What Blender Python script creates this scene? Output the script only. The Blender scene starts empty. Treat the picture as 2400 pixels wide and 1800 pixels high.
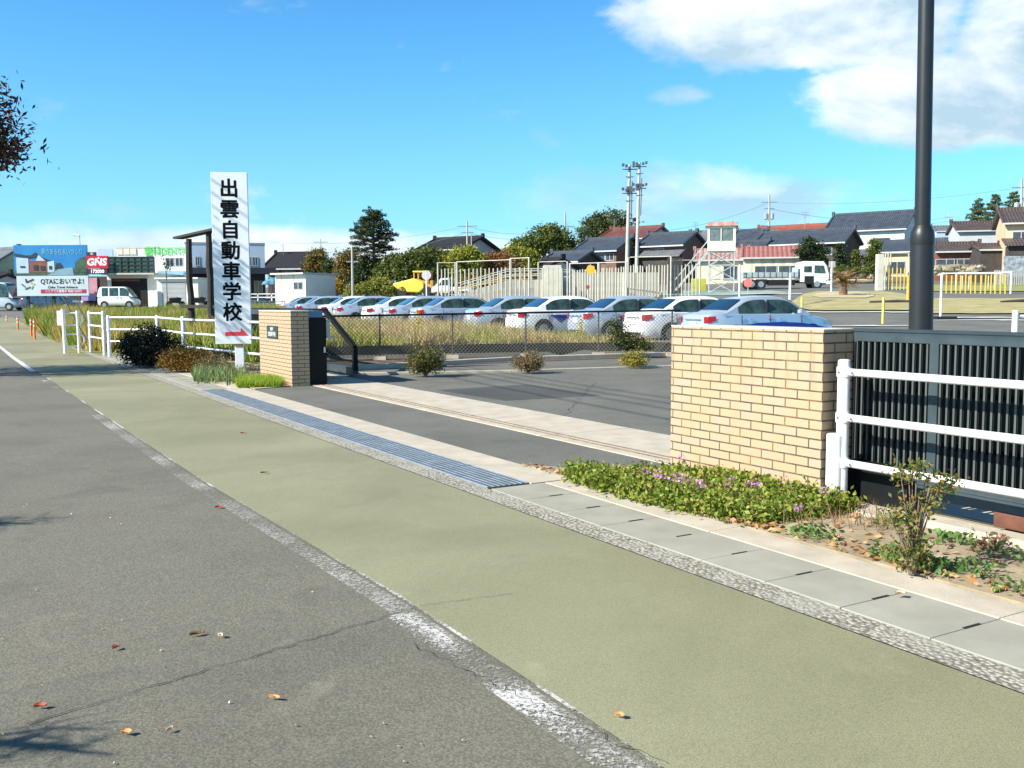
import bpy, math, random
import numpy as np
from mathutils import Vector, Matrix
random.seed(7); rng = np.random.default_rng(7)
sc = bpy.context.scene
COL = sc.collection
PI = math.pi
rad = math.radians

# ------------------------------------------------------------------ camera
FPX = 2250.0
PITCH = math.atan(191.4/2250)
CR = Matrix.Rotation(PI/2-PITCH, 3, 'X') @ Matrix.Rotation(-0.005, 3, 'Z')
CZ = 1.5
cam = bpy.data.cameras.new('camera'); co = bpy.data.objects.new('camera', cam); COL.objects.link(co)
cam.sensor_width = 36; cam.lens = 36*FPX/2400; cam.clip_start = .05; cam.clip_end = 6000
co.matrix_world = Matrix.Translation((0, 0, CZ)) @ CR.to_4x4()
sc.camera = co
sc.render.resolution_x = 1024; sc.render.resolution_y = 768

# ------------------------------------------------------------------ light
SUN_AZ = rad(-117); SUN_EL = rad(36)
sd = Vector((math.sin(SUN_AZ)*math.cos(SUN_EL), math.cos(SUN_AZ)*math.cos(SUN_EL), math.sin(SUN_EL)))
sl = bpy.data.lights.new('sun', 'SUN'); sl.energy = 5.0; sl.angle = rad(.5); sl.color = (1, .94, .82)
so = bpy.data.objects.new('sun', sl); COL.objects.link(so)
so.rotation_euler = sd.to_track_quat('Z', 'Y').to_euler(); so.location = (-40, 10, 60)
sc.view_settings.view_transform = 'Standard'; sc.view_settings.look = 'None'
sc.view_settings.exposure = 0.92; sc.view_settings.gamma = 1

w = bpy.data.worlds.new('World'); sc.world = w; w.use_nodes = True
NT = w.node_tree; NT.nodes.clear()
def wn(t, **k):
    n = NT.nodes.new(t)
    for a, b in k.items(): setattr(n, a, b)
    return n
def wm(op, a, b=None, c=None):
    n = wn('ShaderNodeMath', operation=op)
    for i, q in enumerate((a, b, c)):
        if q is None: continue
        if isinstance(q, (int, float)): n.inputs[i].default_value = q
        else: NT.links.new(q, n.inputs[i])
    return n.outputs[0]
sky = wn('ShaderNodeTexSky', sky_type='NISHITA'); sky.sun_disc = False
sky.sun_elevation = SUN_EL; sky.sun_rotation = SUN_AZ
sky.air_density = 1.0; sky.dust_density = .25; sky.ozone_density = 2.2
tc = wn('ShaderNodeTexCoord'); sep = wn('ShaderNodeSeparateXYZ'); NT.links.new(tc.outputs['Generated'], sep.inputs[0])
ay = wm('ADD', wm('ABSOLUTE', sep.outputs[1]), .03)
cX = wm('DIVIDE', sep.outputs[0], ay); cZ = wm('DIVIDE', sep.outputs[2], ay)
comb = wn('ShaderNodeCombineXYZ'); NT.links.new(cX, comb.inputs[0]); NT.links.new(wm('MULTIPLY', cZ, 1.9), comb.inputs[1])
def wnoise(scale, detail, rough, off=(0, 0, 0)):
    mp = wn('ShaderNodeMapping'); mp.inputs['Location'].default_value = off
    NT.links.new(comb.outputs[0], mp.inputs[0])
    n = wn('ShaderNodeTexNoise'); n.inputs['Scale'].default_value = scale; n.inputs['Detail'].default_value = detail
    n.inputs['Roughness'].default_value = rough; n.inputs['Distortion'].default_value = .25
    NT.links.new(mp.outputs[0], n.inputs['Vector']); return n.outputs[0]
n1 = wnoise(4.2, 8, .56); n2 = wnoise(4.2, 8, .56, (.035, -.045, 0)); n3 = wnoise(13, 6, .6, (3, 1, 0)); n4 = wnoise(2.1, 3, .5, (5, 2, 0))
def ell(u, v, ru, rv, k=1.0):
    x0, z0 = (u-1200)/2250, (708-v)/2250
    a = wm('DIVIDE', wm('SUBTRACT', cX, x0), ru/2250); b = wm('DIVIDE', wm('SUBTRACT', cZ, z0), rv/2250)
    r2 = wm('ADD', wm('MULTIPLY', a, a), wm('MULTIPLY', b, b))
    return wm('MULTIPLY', wm('MAXIMUM', wm('SUBTRACT', 1.25, r2), 0), k)
mask = ell(1840, 60, 480, 185)
for e in ((2180, 265, 470, 122, 1), (2400, 110, 270, 230, 1), (2000, -150, 800, 180, 1), (1590, 252, 110, 40, .52), (2650, 130, 400, 220, 1)):
    mask = wm('MAXIMUM', mask, ell(*e))
mask = wm('MINIMUM', mask, 1.0)
dens = wm('ADD', wm('MULTIPLY', mask, .50), wm('ADD', wm('MULTIPLY', wm('SUBTRACT', n1, .5), 1.35), wm('MULTIPLY', wm('SUBTRACT', n3, .5), .40)))
mr = wn('ShaderNodeMapRange', interpolation_type='SMOOTHSTEP'); NT.links.new(dens, mr.inputs[0])
mr.inputs[1].default_value = .11; mr.inputs[2].default_value = .38
# thin banks of cloud low over the horizon
m2 = ell(560, 590, 640, 66, 1.15)
for e in ((1650, 480, 560, 100, .78), (2300, 520, 500, 110, .5), (1150, 600, 500, 70, .85), (100, 560, 420, 50, .7), (1700, 640, 1500, 70, .55), (-900, 480, 500, 90, .7), (-1800, 350, 500, 120, .8), (3700, 400, 600, 150, .8)):
    m2 = wm('MAXIMUM', m2, ell(*e))
d2 = wm('ADD', wm('MULTIPLY', m2, .40), wm('SUBTRACT', wm('ADD', wm('MULTIPLY', n3, .55), wm('MULTIPLY', n1, .45)), .5))
mr2 = wn('ShaderNodeMapRange', interpolation_type='SMOOTHSTEP'); NT.links.new(d2, mr2.inputs[0])
mr2.inputs[1].default_value = .14; mr2.inputs[2].default_value = .50; mr2.inputs[4].default_value = .85
alpha = wm('MAXIMUM', mr.outputs[0], mr2.outputs[0])
sh = wn('ShaderNodeMapRange'); NT.links.new(wm('ADD', wm('SUBTRACT', n1, n2), wm('MULTIPLY', wm('SUBTRACT', n4, .47), 1.1)), sh.inputs[0])
sh.inputs[1].default_value = -.08; sh.inputs[2].default_value = .13
cc = wn('ShaderNodeMix', data_type='RGBA'); NT.links.new(sh.outputs[0], cc.inputs[0])
cc.inputs[6].default_value = (6.8, 7.1, 7.4, 1); cc.inputs[7].default_value = (3.1, 4.4, 5.3, 1)
tint = wn('ShaderNodeMix', data_type='RGBA', blend_type='MULTIPLY'); tint.inputs[0].default_value = 1
NT.links.new(sky.outputs[0], tint.inputs[6]); tint.inputs[7].default_value = (.44, 1.04, 1.36, 1)
zen = wn('ShaderNodeMapRange', interpolation_type='SMOOTHSTEP'); NT.links.new(sep.outputs[2], zen.inputs[0])
zen.inputs[1].default_value = .22; zen.inputs[2].default_value = .75; zen.inputs[3].default_value = 1.0; zen.inputs[4].default_value = .45
deep = wn('ShaderNodeMix', data_type='RGBA', blend_type='MULTIPLY'); deep.inputs[0].default_value = 1; NT.links.new(tint.outputs[2], deep.inputs[6])
zc = wn('ShaderNodeCombineColor'); [NT.links.new(zen.outputs[0], zc.inputs[i]) for i in range(3)]; NT.links.new(zc.outputs[0], deep.inputs[7])
mx = wn('ShaderNodeMix', data_type='RGBA'); NT.links.new(alpha, mx.inputs[0]); hz = wm('POWER', wm('MAXIMUM', wm('SUBTRACT', 1.0, wm('DIVIDE', wm('ABSOLUTE', sep.outputs[2]), .30)), 0), 2.0)
hm = wn('ShaderNodeMix', data_type='RGBA'); NT.links.new(wm('MULTIPLY', hz, .62), hm.inputs[0]); NT.links.new(deep.outputs[2], hm.inputs[6]); hm.inputs[7].default_value = (2.9, 4.5, 5.9, 1)
NT.links.new(hm.outputs[2], mx.inputs[6]); NT.links.new(cc.outputs[2], mx.inputs[7])
bg = wn('ShaderNodeBackground'); bg.inputs[1].default_value = .088; NT.links.new(mx.outputs[2], bg.inputs[0])
out = wn('ShaderNodeOutputWorld'); NT.links.new(bg.outputs[0], out.inputs[0])

# ------------------------------------------------------------------ geometry of the place
def ray(u, v): return CR @ Vector(((u-1200)/FPX, -(v-900)/FPX, -1))
def at(u, v, Y):
    r = ray(u, v); k = Y/r.y; return Vector((r.x*k, Y, CZ+r.z*k))
def G(u, v, z=0.0):
    r = ray(u, v); k = (z-CZ)/r.z; return Vector((r.x*k, r.y*k, z))
SA = rad(30.2); D1 = Vector((-math.sin(SA), math.cos(SA), 0)); D2 = Vector((math.cos(SA), math.sin(SA), 0))
def ST(s, t, z=0.0): return D1*s + D2*t + Vector((0, 0, z))
def st_of(p): return (p.x*D1.x+p.y*D1.y, p.x*D2.x+p.y*D2.y)
PL = ([-50, 30, 45, 60, 89, 110, 150, 400, 1600], [0, 0, .1, .6, 1.15, 1.5, 2.2, 6, 12])
PM = ([-50, 27.0, 27.12, 38, 58, 90, 117, 150, 400, 1600], [0, 0, .3, .33, .5, 1.3, 2.3, 3.2, 9, 25])
PR = ([-50, 27.0, 27.12, 38, 62, 92, 128, 200, 400, 1600], [0, 0, .25, .65, 1.95, 2.8, 5.0, 7.5, 12, 30])
def y_w(x): return float(np.interp(x, [-14, -9, -4, 1.5, 4.3, 5.2, 14], [24.0, 24.5, 25.6, 27.0, 27.05, 26.0, 25.6]))   # line of the low retaining wall
def wall_shift(x, y):
    k = 1.0 if y < 40 else max(0.0, 1-(y-40)/60)
    return (27.05-y_w(x))*k
def zg(x, y):
    yy = y + wall_shift(x, y); u = 1200+2250*x/max(y, 8)
    a = np.interp(yy, *PL); b = np.interp(yy, *PM); c = np.interp(yy, *PR)
    if u < 450: return float(a)
    if u < 700: k = (u-450)/250; return float(a*(1-k)+b*k)
    if u < 1100: return float(b)
    if u < 1800: k = (u-1100)/700; return float(b*(1-k)+c*k)
    return float(c)
def GT(u, v):
    r = ray(u, v); r = r/r.y; last = None
    for y in np.arange(4, 400, .25):
        if CZ+r.z*y < zg(r.x*y, y): return Vector((r.x*y, y, zg(r.x*y, y)))
    return Vector((r.x*400, 400, zg(r.x*400, 400)))

# ------------------------------------------------------------------ mesh helpers
class MB:
    def __init__(s): s.v = []; s.f = []
    def add(s, vs, fs):
        o = len(s.v); s.v += [tuple(q) for q in vs]; s.f += [tuple(i+o for i in f) for f in fs]; return s
    def box(s, x0, x1, y0, y1, z0, z1, M=None):
        vs = [Vector(q) for q in ((x0, y0, z0), (x1, y0, z0), (x1, y1, z0), (x0, y1, z0), (x0, y0, z1), (x1, y0, z1), (x1, y1, z1), (x0, y1, z1))]
        if M is not None: vs = [M @ q for q in vs]
        return s.add(vs, [(3, 2, 1, 0), (4, 5, 6, 7), (0, 1, 5, 4), (1, 2, 6, 5), (2, 3, 7, 6), (3, 0, 4, 7)])
    def tube(s, pts, r, n=8, cap=True, r1=None):
        pts = [Vector(p) for p in pts]; o = len(s.v); up = None
        for i, p in enumerate(pts):
            d = (pts[min(i+1, len(pts)-1)]-pts[max(i-1, 0)]).normalized()
            if up is None: up = d.orthogonal().normalized()
            up = (up - d*up.dot(d)).normalized(); sd_ = d.cross(up)
            rr = r if r1 is None else r+(r1-r)*i/(len(pts)-1)
            if isinstance(r, (list, tuple)): rr = r[i]
            for k in range(n):
                a = 2*PI*k/n; s.v.append(tuple(p + up*math.cos(a)*rr + sd_*math.sin(a)*rr))
        for i in range(len(pts)-1):
            for k in range(n):
                a = o+i*n+k; b = o+i*n+(k+1) % n; s.f.append((a, b, b+n, a+n))
        if cap:
            s.f.append(tuple(o+k for k in reversed(range(n)))); s.f.append(tuple(o+(len(pts)-1)*n+k for k in range(n)))
        return s
    def bar(s, a, b, w_, h=None):
        a = Vector(a); b = Vector(b); h = h or w_; d = (b-a).normalized()
        up = Vector((0, 0, 1)) if abs(d.z) < .95 else Vector((1, 0, 0))
        x = d.cross(up).normalized(); z = x.cross(d)
        vs = [p + x*sx*w_/2 + z*sz*h/2 for p in (a, b) for sx, sz in ((-1, -1), (1, -1), (1, 1), (-1, 1))]
        return s.add(vs, [(0, 1, 2, 3), (7, 6, 5, 4), (0, 4, 5, 1), (1, 5, 6, 2), (2, 6, 7, 3), (3, 7, 4, 0)])
    def prof(s, poly, y0, y1):      # polygon in XZ extruded along Y
        n = len(poly); vs = [(x, y0, z) for x, z in poly]+[(x, y1, z) for x, z in poly]
        return s.add(vs, [tuple(range(n)), tuple(reversed(range(n, 2*n)))]+[(i, i+n, (i+1) % n+n, (i+1) % n) for i in range(n)])
    def slab(s, poly, z0, z1):      # polygon in XY extruded along Z
        n = len(poly); vs = [(x, y, z0) for x, y in poly]+[(x, y, z1) for x, y in poly]
        return s.add(vs, [tuple(reversed(range(n))), tuple(range(n, 2*n))]+[(i, (i+1) % n, (i+1) % n+n, i+n) for i in range(n)])
    def lathe(s, prof, n=16, c=(0, 0)):
        o = len(s.v)
        for r, z in prof:
            for k in range(n): s.v.append((c[0]+r*math.cos(2*PI*k/n), c[1]+r*math.sin(2*PI*k/n), z))
        for i in range(len(prof)-1):
            for k in range(n):
                a = o+i*n+k; b = o+i*n+(k+1) % n; s.f.append((a, b, b+n, a+n))
        s.f.append(tuple(o+k for k in reversed(range(n)))); s.f.append(tuple(o+(len(prof)-1)*n+k for k in range(n)))
        return s
    def grid(s, rows):
        o = len(s.v); m = len(rows[0])
        for r in rows: s.v += [tuple(q) for q in r]
        for i in range(len(rows)-1):
            for j in range(m-1): s.f.append((o+i*m+j, o+i*m+j+1, o+(i+1)*m+j+1, o+(i+1)*m+j))
        return s
    def mesh(s, name):
        me = bpy.data.meshes.new(name); me.from_pydata(s.v, [], s.f); me.update(); return me
def link(name, me, m, parent=None, smooth=False, bevel=0, loc=None, rz=0):
    if m is not None and not me.materials: me.materials.append(m)
    if smooth:
        me.polygons.foreach_set('use_smooth', [True]*len(me.polygons))
    o = bpy.data.objects.new(name, me); COL.objects.link(o)
    if parent is not None: o.parent = parent
    if loc is not None: o.location = loc
    if rz: o.rotation_euler.z = rz
    if bevel:
        b = o.modifiers.new('bevel', 'BEVEL'); b.width = bevel; b.segments = 2; b.limit_method = 'ANGLE'
    if smooth:
        try: me.set_sharp_from_angle(angle=rad(38))
        except Exception: pass
    return o
def obj(name, mb, m, parent=None, **k): return link(name, mb.mesh(name), m, parent, **k)
def tag(o, label, cat, group=None):
    o['label'] = label; o['category'] = cat
    if group: o['group'] = group
    return o
def thing(name, label, cat, loc=(0, 0, 0), rz=0.0, group=None):
    o = bpy.data.objects.new(name, None); COL.objects.link(o); o.location = loc; o.rotation_euler = (0, 0, rz)
    o.empty_display_size = .2
    return tag(o, label, cat, group)
def dup(root, loc, rz, label, scale=None):
    r = root.copy(); COL.objects.link(r); r.location = loc; r.rotation_euler = (0, 0, rz); r['label'] = label
    if scale: r.scale = scale
    for ch in [o for o in COL.objects if o.parent == root]:
        c = ch.copy(); COL.objects.link(c); c.parent = r
        for g in [o for o in COL.objects if o.parent == ch]:
            d = g.copy(); COL.objects.link(d); d.parent = c
    return r
def structure(o): o['kind'] = 'structure'; return o
def stuff(o, label, cat): o['kind'] = 'stuff'; return tag(o, label, cat)

# ------------------------------------------------------------------ materials
def nodes(name):
    m = bpy.data.materials.new(name); m.use_nodes = True; t = m.node_tree
    return m, t, t.nodes['Principled BSDF']
def N(t, ty, **k):
    n = t.nodes.new(ty)
    for a, b in k.items(): setattr(n, a, b)
    return n
def noise(t, scale, detail=4, rough=.55, vec=None, dist=0):
    n = N(t, 'ShaderNodeTexNoise'); n.inputs['Scale'].default_value = scale; n.inputs['Detail'].default_value = detail
    n.inputs['Roughness'].default_value = rough; n.inputs['Distortion'].default_value = dist
    if vec is None: vec = coord(t)
    t.links.new(vec, n.inputs['Vector']); return n.outputs[0]
def coord(t, kind='Object'):
    for n in t.nodes:
        if n.bl_idname == 'ShaderNodeTexCoord': return n.outputs[kind]
    return N(t, 'ShaderNodeTexCoord').outputs[kind]
def ramp(t, fac, stops):
    r = N(t, 'ShaderNodeValToRGB'); e = r.color_ramp.elements
    while len(e) < len(stops): e.new(.5)
    for q, (p, c) in zip(e, stops): q.position = p; q.color = (*c, 1) if len(c) == 3 else c
    t.links.new(fac, r.inputs[0]); return r.outputs[0]
def mixc(t, fac, a, b, mode='MIX'):
    n = N(t, 'ShaderNodeMix', data_type='RGBA', blend_type=mode)
    for i, q in ((0, fac), (6, a), (7, b)):
        if isinstance(q, (int, float)): n.inputs[i].default_value = q
        elif isinstance(q, tuple): n.inputs[i].default_value = (*q, 1)
        else: t.links.new(q, n.inputs[i])
    return n.outputs[2]
def bumpn(t, b, h, strength, dist=.01):
    n = N(t, 'ShaderNodeBump'); n.inputs['Strength'].default_value = strength; n.inputs['Distance'].default_value = dist
    t.links.new(h, n.inputs['Height']); t.links.new(n.outputs[0], b.inputs['Normal'])
def mat(name, col, rough=.6, var=.18, scale=3.0, metal=0.0, bump=0.0, bscale=60, coat=0.0, col2=None, spec=None):
    m, t, b = nodes(name)
    c2 = col2 or tuple(max(0, q*(1-var)) for q in col); c1 = tuple(min(1, q*(1+var*.6)) for q in col) if not col2 else col
    f = noise(t, scale, 5, .6)
    t.links.new(ramp(t, f, [(.3, c2), (.7, c1)]), b.inputs['Base Color'])
    b.inputs['Roughness'].default_value = rough; b.inputs['Metallic'].default_value = metal
    if spec is not None: b.inputs['Specular IOR Level'].default_value = spec
    if coat: b.inputs['Coat Weight'].default_value = coat; b.inputs['Coat Roughness'].default_value = .05
    if bump: bumpn(t, b, noise(t, bscale, 3, .6), bump)
    return m
def leafmat(name, cols, rough=.55, trans=.25):
    m, t, b = nodes(name)
    g = N(t, 'ShaderNodeNewGeometry')
    n = len(cols); stops = [(i/(n-1) if n > 1 else 0, c) for i, c in enumerate(cols)]
    t.links.new(ramp(t, g.outputs['Random Per Island'], stops), b.inputs['Base Color'])
    b.inputs['Roughness'].default_value = rough
    b.inputs['Specular IOR Level'].default_value = .3
    b.inputs['Subsurface Weight'].default_value = 0
    if trans:
        tr = N(t, 'ShaderNodeBsdfTranslucent'); t.links.new(ramp(t, g.outputs['Random Per Island'], [(p, tuple(q*1.3 for q in c)) for p, c in stops]), tr.inputs[0])
        mxs = N(t, 'ShaderNodeMixShader'); mxs.inputs[0].default_value = trans
        t.links.new(b.outputs[0], mxs.inputs[1]); t.links.new(tr.outputs[0], mxs.inputs[2])
        t.links.new(mxs.outputs[0], t.nodes['Material Output'].inputs[0])
    return m
M = {}
def mm(key, *a, **k):
    if key not in M: M[key] = mat(key, *a, **k)
    return M[key]

def asphalt(name, dark, light, warm, fine=90, speck=(.30, .29, .27), stain=True):
    m, t, b = nodes(name)
    big = noise(t, .55, 5, .6); c = ramp(t, big, [(.25, dark), (.55, light), (.85, warm)])
    g = noise(t, fine, 2, .7)
    c = mixc(t, ramp(t, g, [(.38, (0, 0, 0)), (.66, (1, 1, 1))]), mixc(t, 1.0, c, (.55, .55, .55), 'MULTIPLY'), c)
    vo = N(t, 'ShaderNodeTexVoronoi'); vo.inputs['Scale'].default_value = fine*.9; t.links.new(coord(t), vo.inputs['Vector'])
    sp = ramp(t, vo.outputs['Distance'], [(.10, (1, 1, 1)), (.2, (0, 0, 0))])
    c = mixc(t, mixc(t, 1.0, sp, ramp(t, noise(t, 31, 2), [(.5, (0, 0, 0)), (.62, (.7, .7, .7))]), 'MULTIPLY'), c, speck)
    if stain:
        c = mixc(t, ramp(t, noise(t, 1.7, 6, .65, dist=.6), [(.55, (0, 0, 0)), (.72, (.6, .6, .6))]), c, tuple(q*.65 for q in dark))
        c = mixc(t, ramp(t, noise(t, .9, 7, .7, dist=1.5), [(.60, (0, 0, 0)), (.78, (.5, .5, .5))]), c, tuple(min(1, q*1.35) for q in light))
    t.links.new(c, b.inputs['Base Color']); b.inputs['Roughness'].default_value = .85
    bumpn(t, b, g, .55, .006)
    return m

# foliage as many small leaf quads
def leaf_mesh(name, C, size, aspect=.5, flat=0.0, jitter=.35):
    n = len(C); C = np.asarray(C, float)
    a = rng.normal(size=(n, 3)); a[:, 2] *= (1-flat); a /= np.linalg.norm(a, axis=1)[:, None]
    r = rng.normal(size=(n, 3)); b = np.cross(a, r); b /= np.linalg.norm(b, axis=1)[:, None]+1e-9
    s = (size*(1+jitter*rng.uniform(-1, 1, n)))[:, None]
    a = a*s*.5; b = b*s*.5*aspect
    V = np.stack([C-a, C+b*1.0+a*.1, C+a, C-b*1.0+a*.1], 1).reshape(-1, 3)
    return quads(name, V)
def quads(name, V, k=4):
    n = len(V)//k; me = bpy.data.meshes.new(name)
    me.vertices.add(len(V)); me.vertices.foreach_set('co', V.astype(np.float32).ravel())
    me.loops.add(n*k); me.loops.foreach_set('vertex_index', np.arange(n*k, dtype=np.int32))
    me.polygons.add(n); me.polygons.foreach_set('loop_start', np.arange(0, n*k, k, dtype=np.int32))
    me.polygons.foreach_set('loop_total', np.full(n, k, dtype=np.int32))
    me.update(calc_edges=True); return me
def clumps(blobs, n, clump=.3, per=24, shell=.5, zmin=None):
    out = []; vol = np.array([b[3]*b[4]*b[5] for b in blobs])**.67; vol /= vol.sum()
    for b, k in zip(blobs, vol):
        m = max(1, int(n*k/per))
        d = rng.normal(size=(m, 3)); d /= np.linalg.norm(d, axis=1)[:, None]
        rr = rng.uniform(0, 1, m)**shell
        c = np.array(b[:3])+d*rr[:, None]*np.array(b[3:6])
        p = np.repeat(c, per, 0)+rng.normal(size=(m*per, 3))*clump*np.array([1, 1, .7])
        out.append(p)
    P = np.concatenate(out)
    if zmin is not None: P = P[P[:, 2] > zmin]
    return P
def grass_mesh(name, P, h, w_=.012, lean=.35, hvar=.4):
    n = len(P); P = np.asarray(P, float); hh = (h if np.ndim(h) else np.full(n, h))*(1+hvar*rng.uniform(-1, 1, n))
    az = rng.uniform(0, 2*PI, n); ln = lean*rng.uniform(0, 1, n)*hh
    side = np.stack([np.cos(az), np.sin(az), np.zeros(n)], 1)*w_
    az2 = rng.uniform(0, 2*PI, n); tip = np.stack([np.cos(az2)*ln, np.sin(az2)*ln, hh], 1)
    V = np.stack([P-side, P+side, P+tip+side*.15], 1).reshape(-1, 3)
    return quads(name, V, 3)
def text(s, size, m, parent, loc, rot=(PI/2, 0, 0), bold=0.0, ext=.004, align='CENTER', sx=1.0, name='lettering', shear=0):
    cu = bpy.data.curves.new(name, 'FONT'); cu.body = s; cu.size = size; cu.align_x = align; cu.align_y = 'CENTER'
    cu.extrude = ext; cu.offset = bold; cu.shear = shear; cu.resolution_u = 3
    cjk = bold > 0 and any(ord(q) > 255 for q in s)
    if cjk: cu.offset = 0
    to = bpy.data.objects.new(name, cu); COL.objects.link(to)
    dg = bpy.context.evaluated_depsgraph_get(); me = bpy.data.meshes.new_from_object(to.evaluated_get(dg))
    if cjk:     # heavier strokes: shifted copies, each a hair in front of the last
        n = len(me.vertices); V = np.zeros(n*3, np.float32); me.vertices.foreach_get('co', V); V = V.reshape(-1, 3); F = [tuple(p.vertices) for p in me.polygons]; vs, fs = [], []
        for k, (dx, dy) in enumerate(((0, 0), (1, 0), (-1, 0), (0, 1), (0, -1), (.7, .7), (-.7, .7), (.7, -.7), (-.7, -.7))):
            vs.append(V+np.array([dx*bold, dy*bold, k*.00012])); fs += [tuple(i+k*n for i in f) for f in F]
        me = bpy.data.meshes.new(name); me.from_pydata([tuple(q) for q in np.concatenate(vs)], [], fs); me.update()
    bpy.data.objects.remove(to); me.materials.clear(); me.materials.append(m); me.name = name
    o = bpy.data.objects.new(name, me); COL.objects.link(o); o.parent = parent; o.location = loc; o.rotation_euler = rot; o.scale = (sx, 1, 1)
    return o

# ================================================================== ground and road
def strip(name, t0, t1, s0, s1, z, m, ds=.5, nt=2):
    rows = []; k = int(abs(s1-s0)/ds)+1
    for i in range(k+1):
        s = s0+(s1-s0)*i/k; a = t0(s) if callable(t0) else t0; b = t1(s) if callable(t1) else t1
        row = []
        for j in range(nt+1):
            p = ST(s, a+(b-a)*j/nt); row.append((p.x, p.y, max(zg(p.x, p.y), 0)+z))
        rows.append(row)
    mb = MB().grid(rows); return structure(obj(name, mb, m))
ys = list(np.arange(-26, 26.4, 2.0))+[26.6, 26.9, 27.0, 27.12, 27.4, 28, 30, 33, 36, 40, 45, 50, 55, 60, 66, 72, 80, 89, 98, 107, 117, 128, 140, 155, 175, 200, 240, 300, 400, 600, 900, 1300, 1600]
rows = []
for yy in ys:
    r = []
    for mx_ in np.linspace(-1.3, 1.3, 105):
        x = mx_*(max(yy, 0)+28); y = yy-wall_shift(x, yy); r.append((x, y, zg(x, y)-.002))
    rows.append(r)
gm = asphalt('lot_asphalt', (.125, .13, .115), (.19, .192, .172), (.21, .205, .178), fine=60)
structure(obj('ground', MB().grid(rows), gm))

A_road = asphalt('road_asphalt', (.135, .130, .100), (.20, .19, .148), (.18, .162, .13), fine=85, speck=(.36, .35, .32))
tb = lambda s: float(np.interp(s, [0, 2.3, 4.3, 8.3, 20, 30, 60], [1.91, 1.91, 1.915, 1.775, 1.65, 1.55, 1.3]))
strip('road', -11.0, tb, -6, 70, .004, A_road)
# green non-slip surfacing of the cycle path
m, t, b = nodes('green_surfacing')
c = ramp(t, noise(t, .38, 5, .6, dist=.4), [(.25, (.20, .198, .112)), (.5, (.275, .27, .163)), (.75, (.36, .35, .225))])
g = noise(t, 210, 2, .6)
c = mixc(t, ramp(t, g, [(.35, (0, 0, 0)), (.6, (1, 1, 1))]), mixc(t, 1.0, c, (.60, .60, .60), 'MULTIPLY'), c)
c = mixc(t, ramp(t, noise(t, 1.3, 7, .72, dist=1.2), [(.55, (0, 0, 0)), (.78, (.45, .45, .45))]), c, (.15, .145, .10))
c = mixc(t, ramp(t, noise(t, 2.1, 7, .7, dist=.6), [(.60, (0, 0, 0)), (.8, (.4, .4, .4))]), c, (.42, .41, .30))
t.links.new(c, b.inputs['Base Color']); b.inputs['Roughness'].default_value = .8; bumpn(t, b, g, .35, .004)
strip('cycle_path', tb, lambda s: 3.45, -6, 70, .008, m)
# worn white edge line beside the green strip
def wornline(nm, lo, hi, lw=1.0, ca=(.42, .42, .40), cb=(.66, .67, .65)):
    m, t, b = nodes(nm)
    sp_ = None
    wear = N(t, 'ShaderNodeMath', operation='ADD'); lwn = N(t, 'ShaderNodeMath', operation='MULTIPLY'); t.links.new(noise(t, 1.1, 3, .5), lwn.inputs[0]); lwn.inputs[1].default_value = lw; t.links.new(lwn.outputs[0], wear.inputs[0])
    fine_ = noise(t, 52, 7, .85, dist=.2)
    q = N(t, 'ShaderNodeMath', operation='MULTIPLY'); t.links.new(fine_, q.inputs[0]); q.inputs[1].default_value = .85; t.links.new(q.outputs[0], wear.inputs[1])
    msk = ramp(t, wear.outputs[0], [(lo, (0, 0, 0)), (hi, (1, 1, 1))])
    t.links.new(mixc(t, noise(t, 60, 3), ca, cb), b.inputs['Base Color']); b.inputs['Roughness'].default_value = .8
    tp = N(t, 'ShaderNodeBsdfTransparent'); mxs = N(t, 'ShaderNodeMixShader'); t.links.new(msk, mxs.inputs[0]); t.links.new(tp.outputs[0], mxs.inputs[1]); t.links.new(b.outputs[0], mxs.inputs[2])
    t.links.new(mxs.outputs[0], t.nodes['Material Output'].inputs[0]); return m
m = wornline('worn_white_line', .945, 1.12); m2 = wornline('very_worn_line', .57, .70, .35, (.34, .33, .30), (.56, .56, .53)); m3 = wornline('ragged_seam', .93, 1.10)
strip('edge_line', lambda s: tb(s)-.012, lambda s: tb(s)+.008, -3, 34, .0098, m3, nt=1, ds=.1)
strip('edge_line', lambda s: tb(s)-.185, lambda s: tb(s)-.06, -3, 4.18, .0085, m, nt=1)
strip('edge_line', lambda s: tb(s)-.15, lambda s: tb(s)-.03, -3, 14, .0078, m2, nt=1)
strip('edge_line', lambda s: tb(s)-.16, lambda s: tb(s)-.05, 19, 21.0, .0085, m, nt=1)
strip('edge_line', lambda s: tb(s)-.14, lambda s: tb(s)-.02, 24, 60, .0085, mat('white_line', (.6, .6, .58), .7, .2, 8), nt=1)
# exposed gravel band between the green strip and the gutter covers
m, t, b = nodes('exposed_gravel')
vo = N(t, 'ShaderNodeTexVoronoi'); vo.inputs['Scale'].default_value = 42; t.links.new(coord(t), vo.inputs['Vector'])
vc = ramp(t, vo.outputs['Color'], [(0, (.16, .14, .11)), (.35, (.40, .37, .30)), (1, (.52, .48, .41))])
c = mixc(t, ramp(t, vo.outputs['Distance'], [(.35, (0, 0, 0)), (.62, (1, 1, 1))]), vc, (.16, .15, .13))
c = mixc(t, ramp(t, noise(t, 4, 5, .6), [(.45, (0, 0, 0)), (.62, (.85, .85, .85))]), c, (.33, .32, .275))
t.links.new(c, b.inputs['Base Color']); b.inputs['Roughness'].default_value = .85
iv = N(t, 'ShaderNodeMath', operation='SUBTRACT'); iv.inputs[0].default_value = 1; t.links.new(vo.outputs['Distance'], iv.inputs[1]); bumpn(t, b, iv.outputs[0], .8, .01)
strip('gravel_band', 3.45, 3.655, -6, 40, .012, m)
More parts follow.
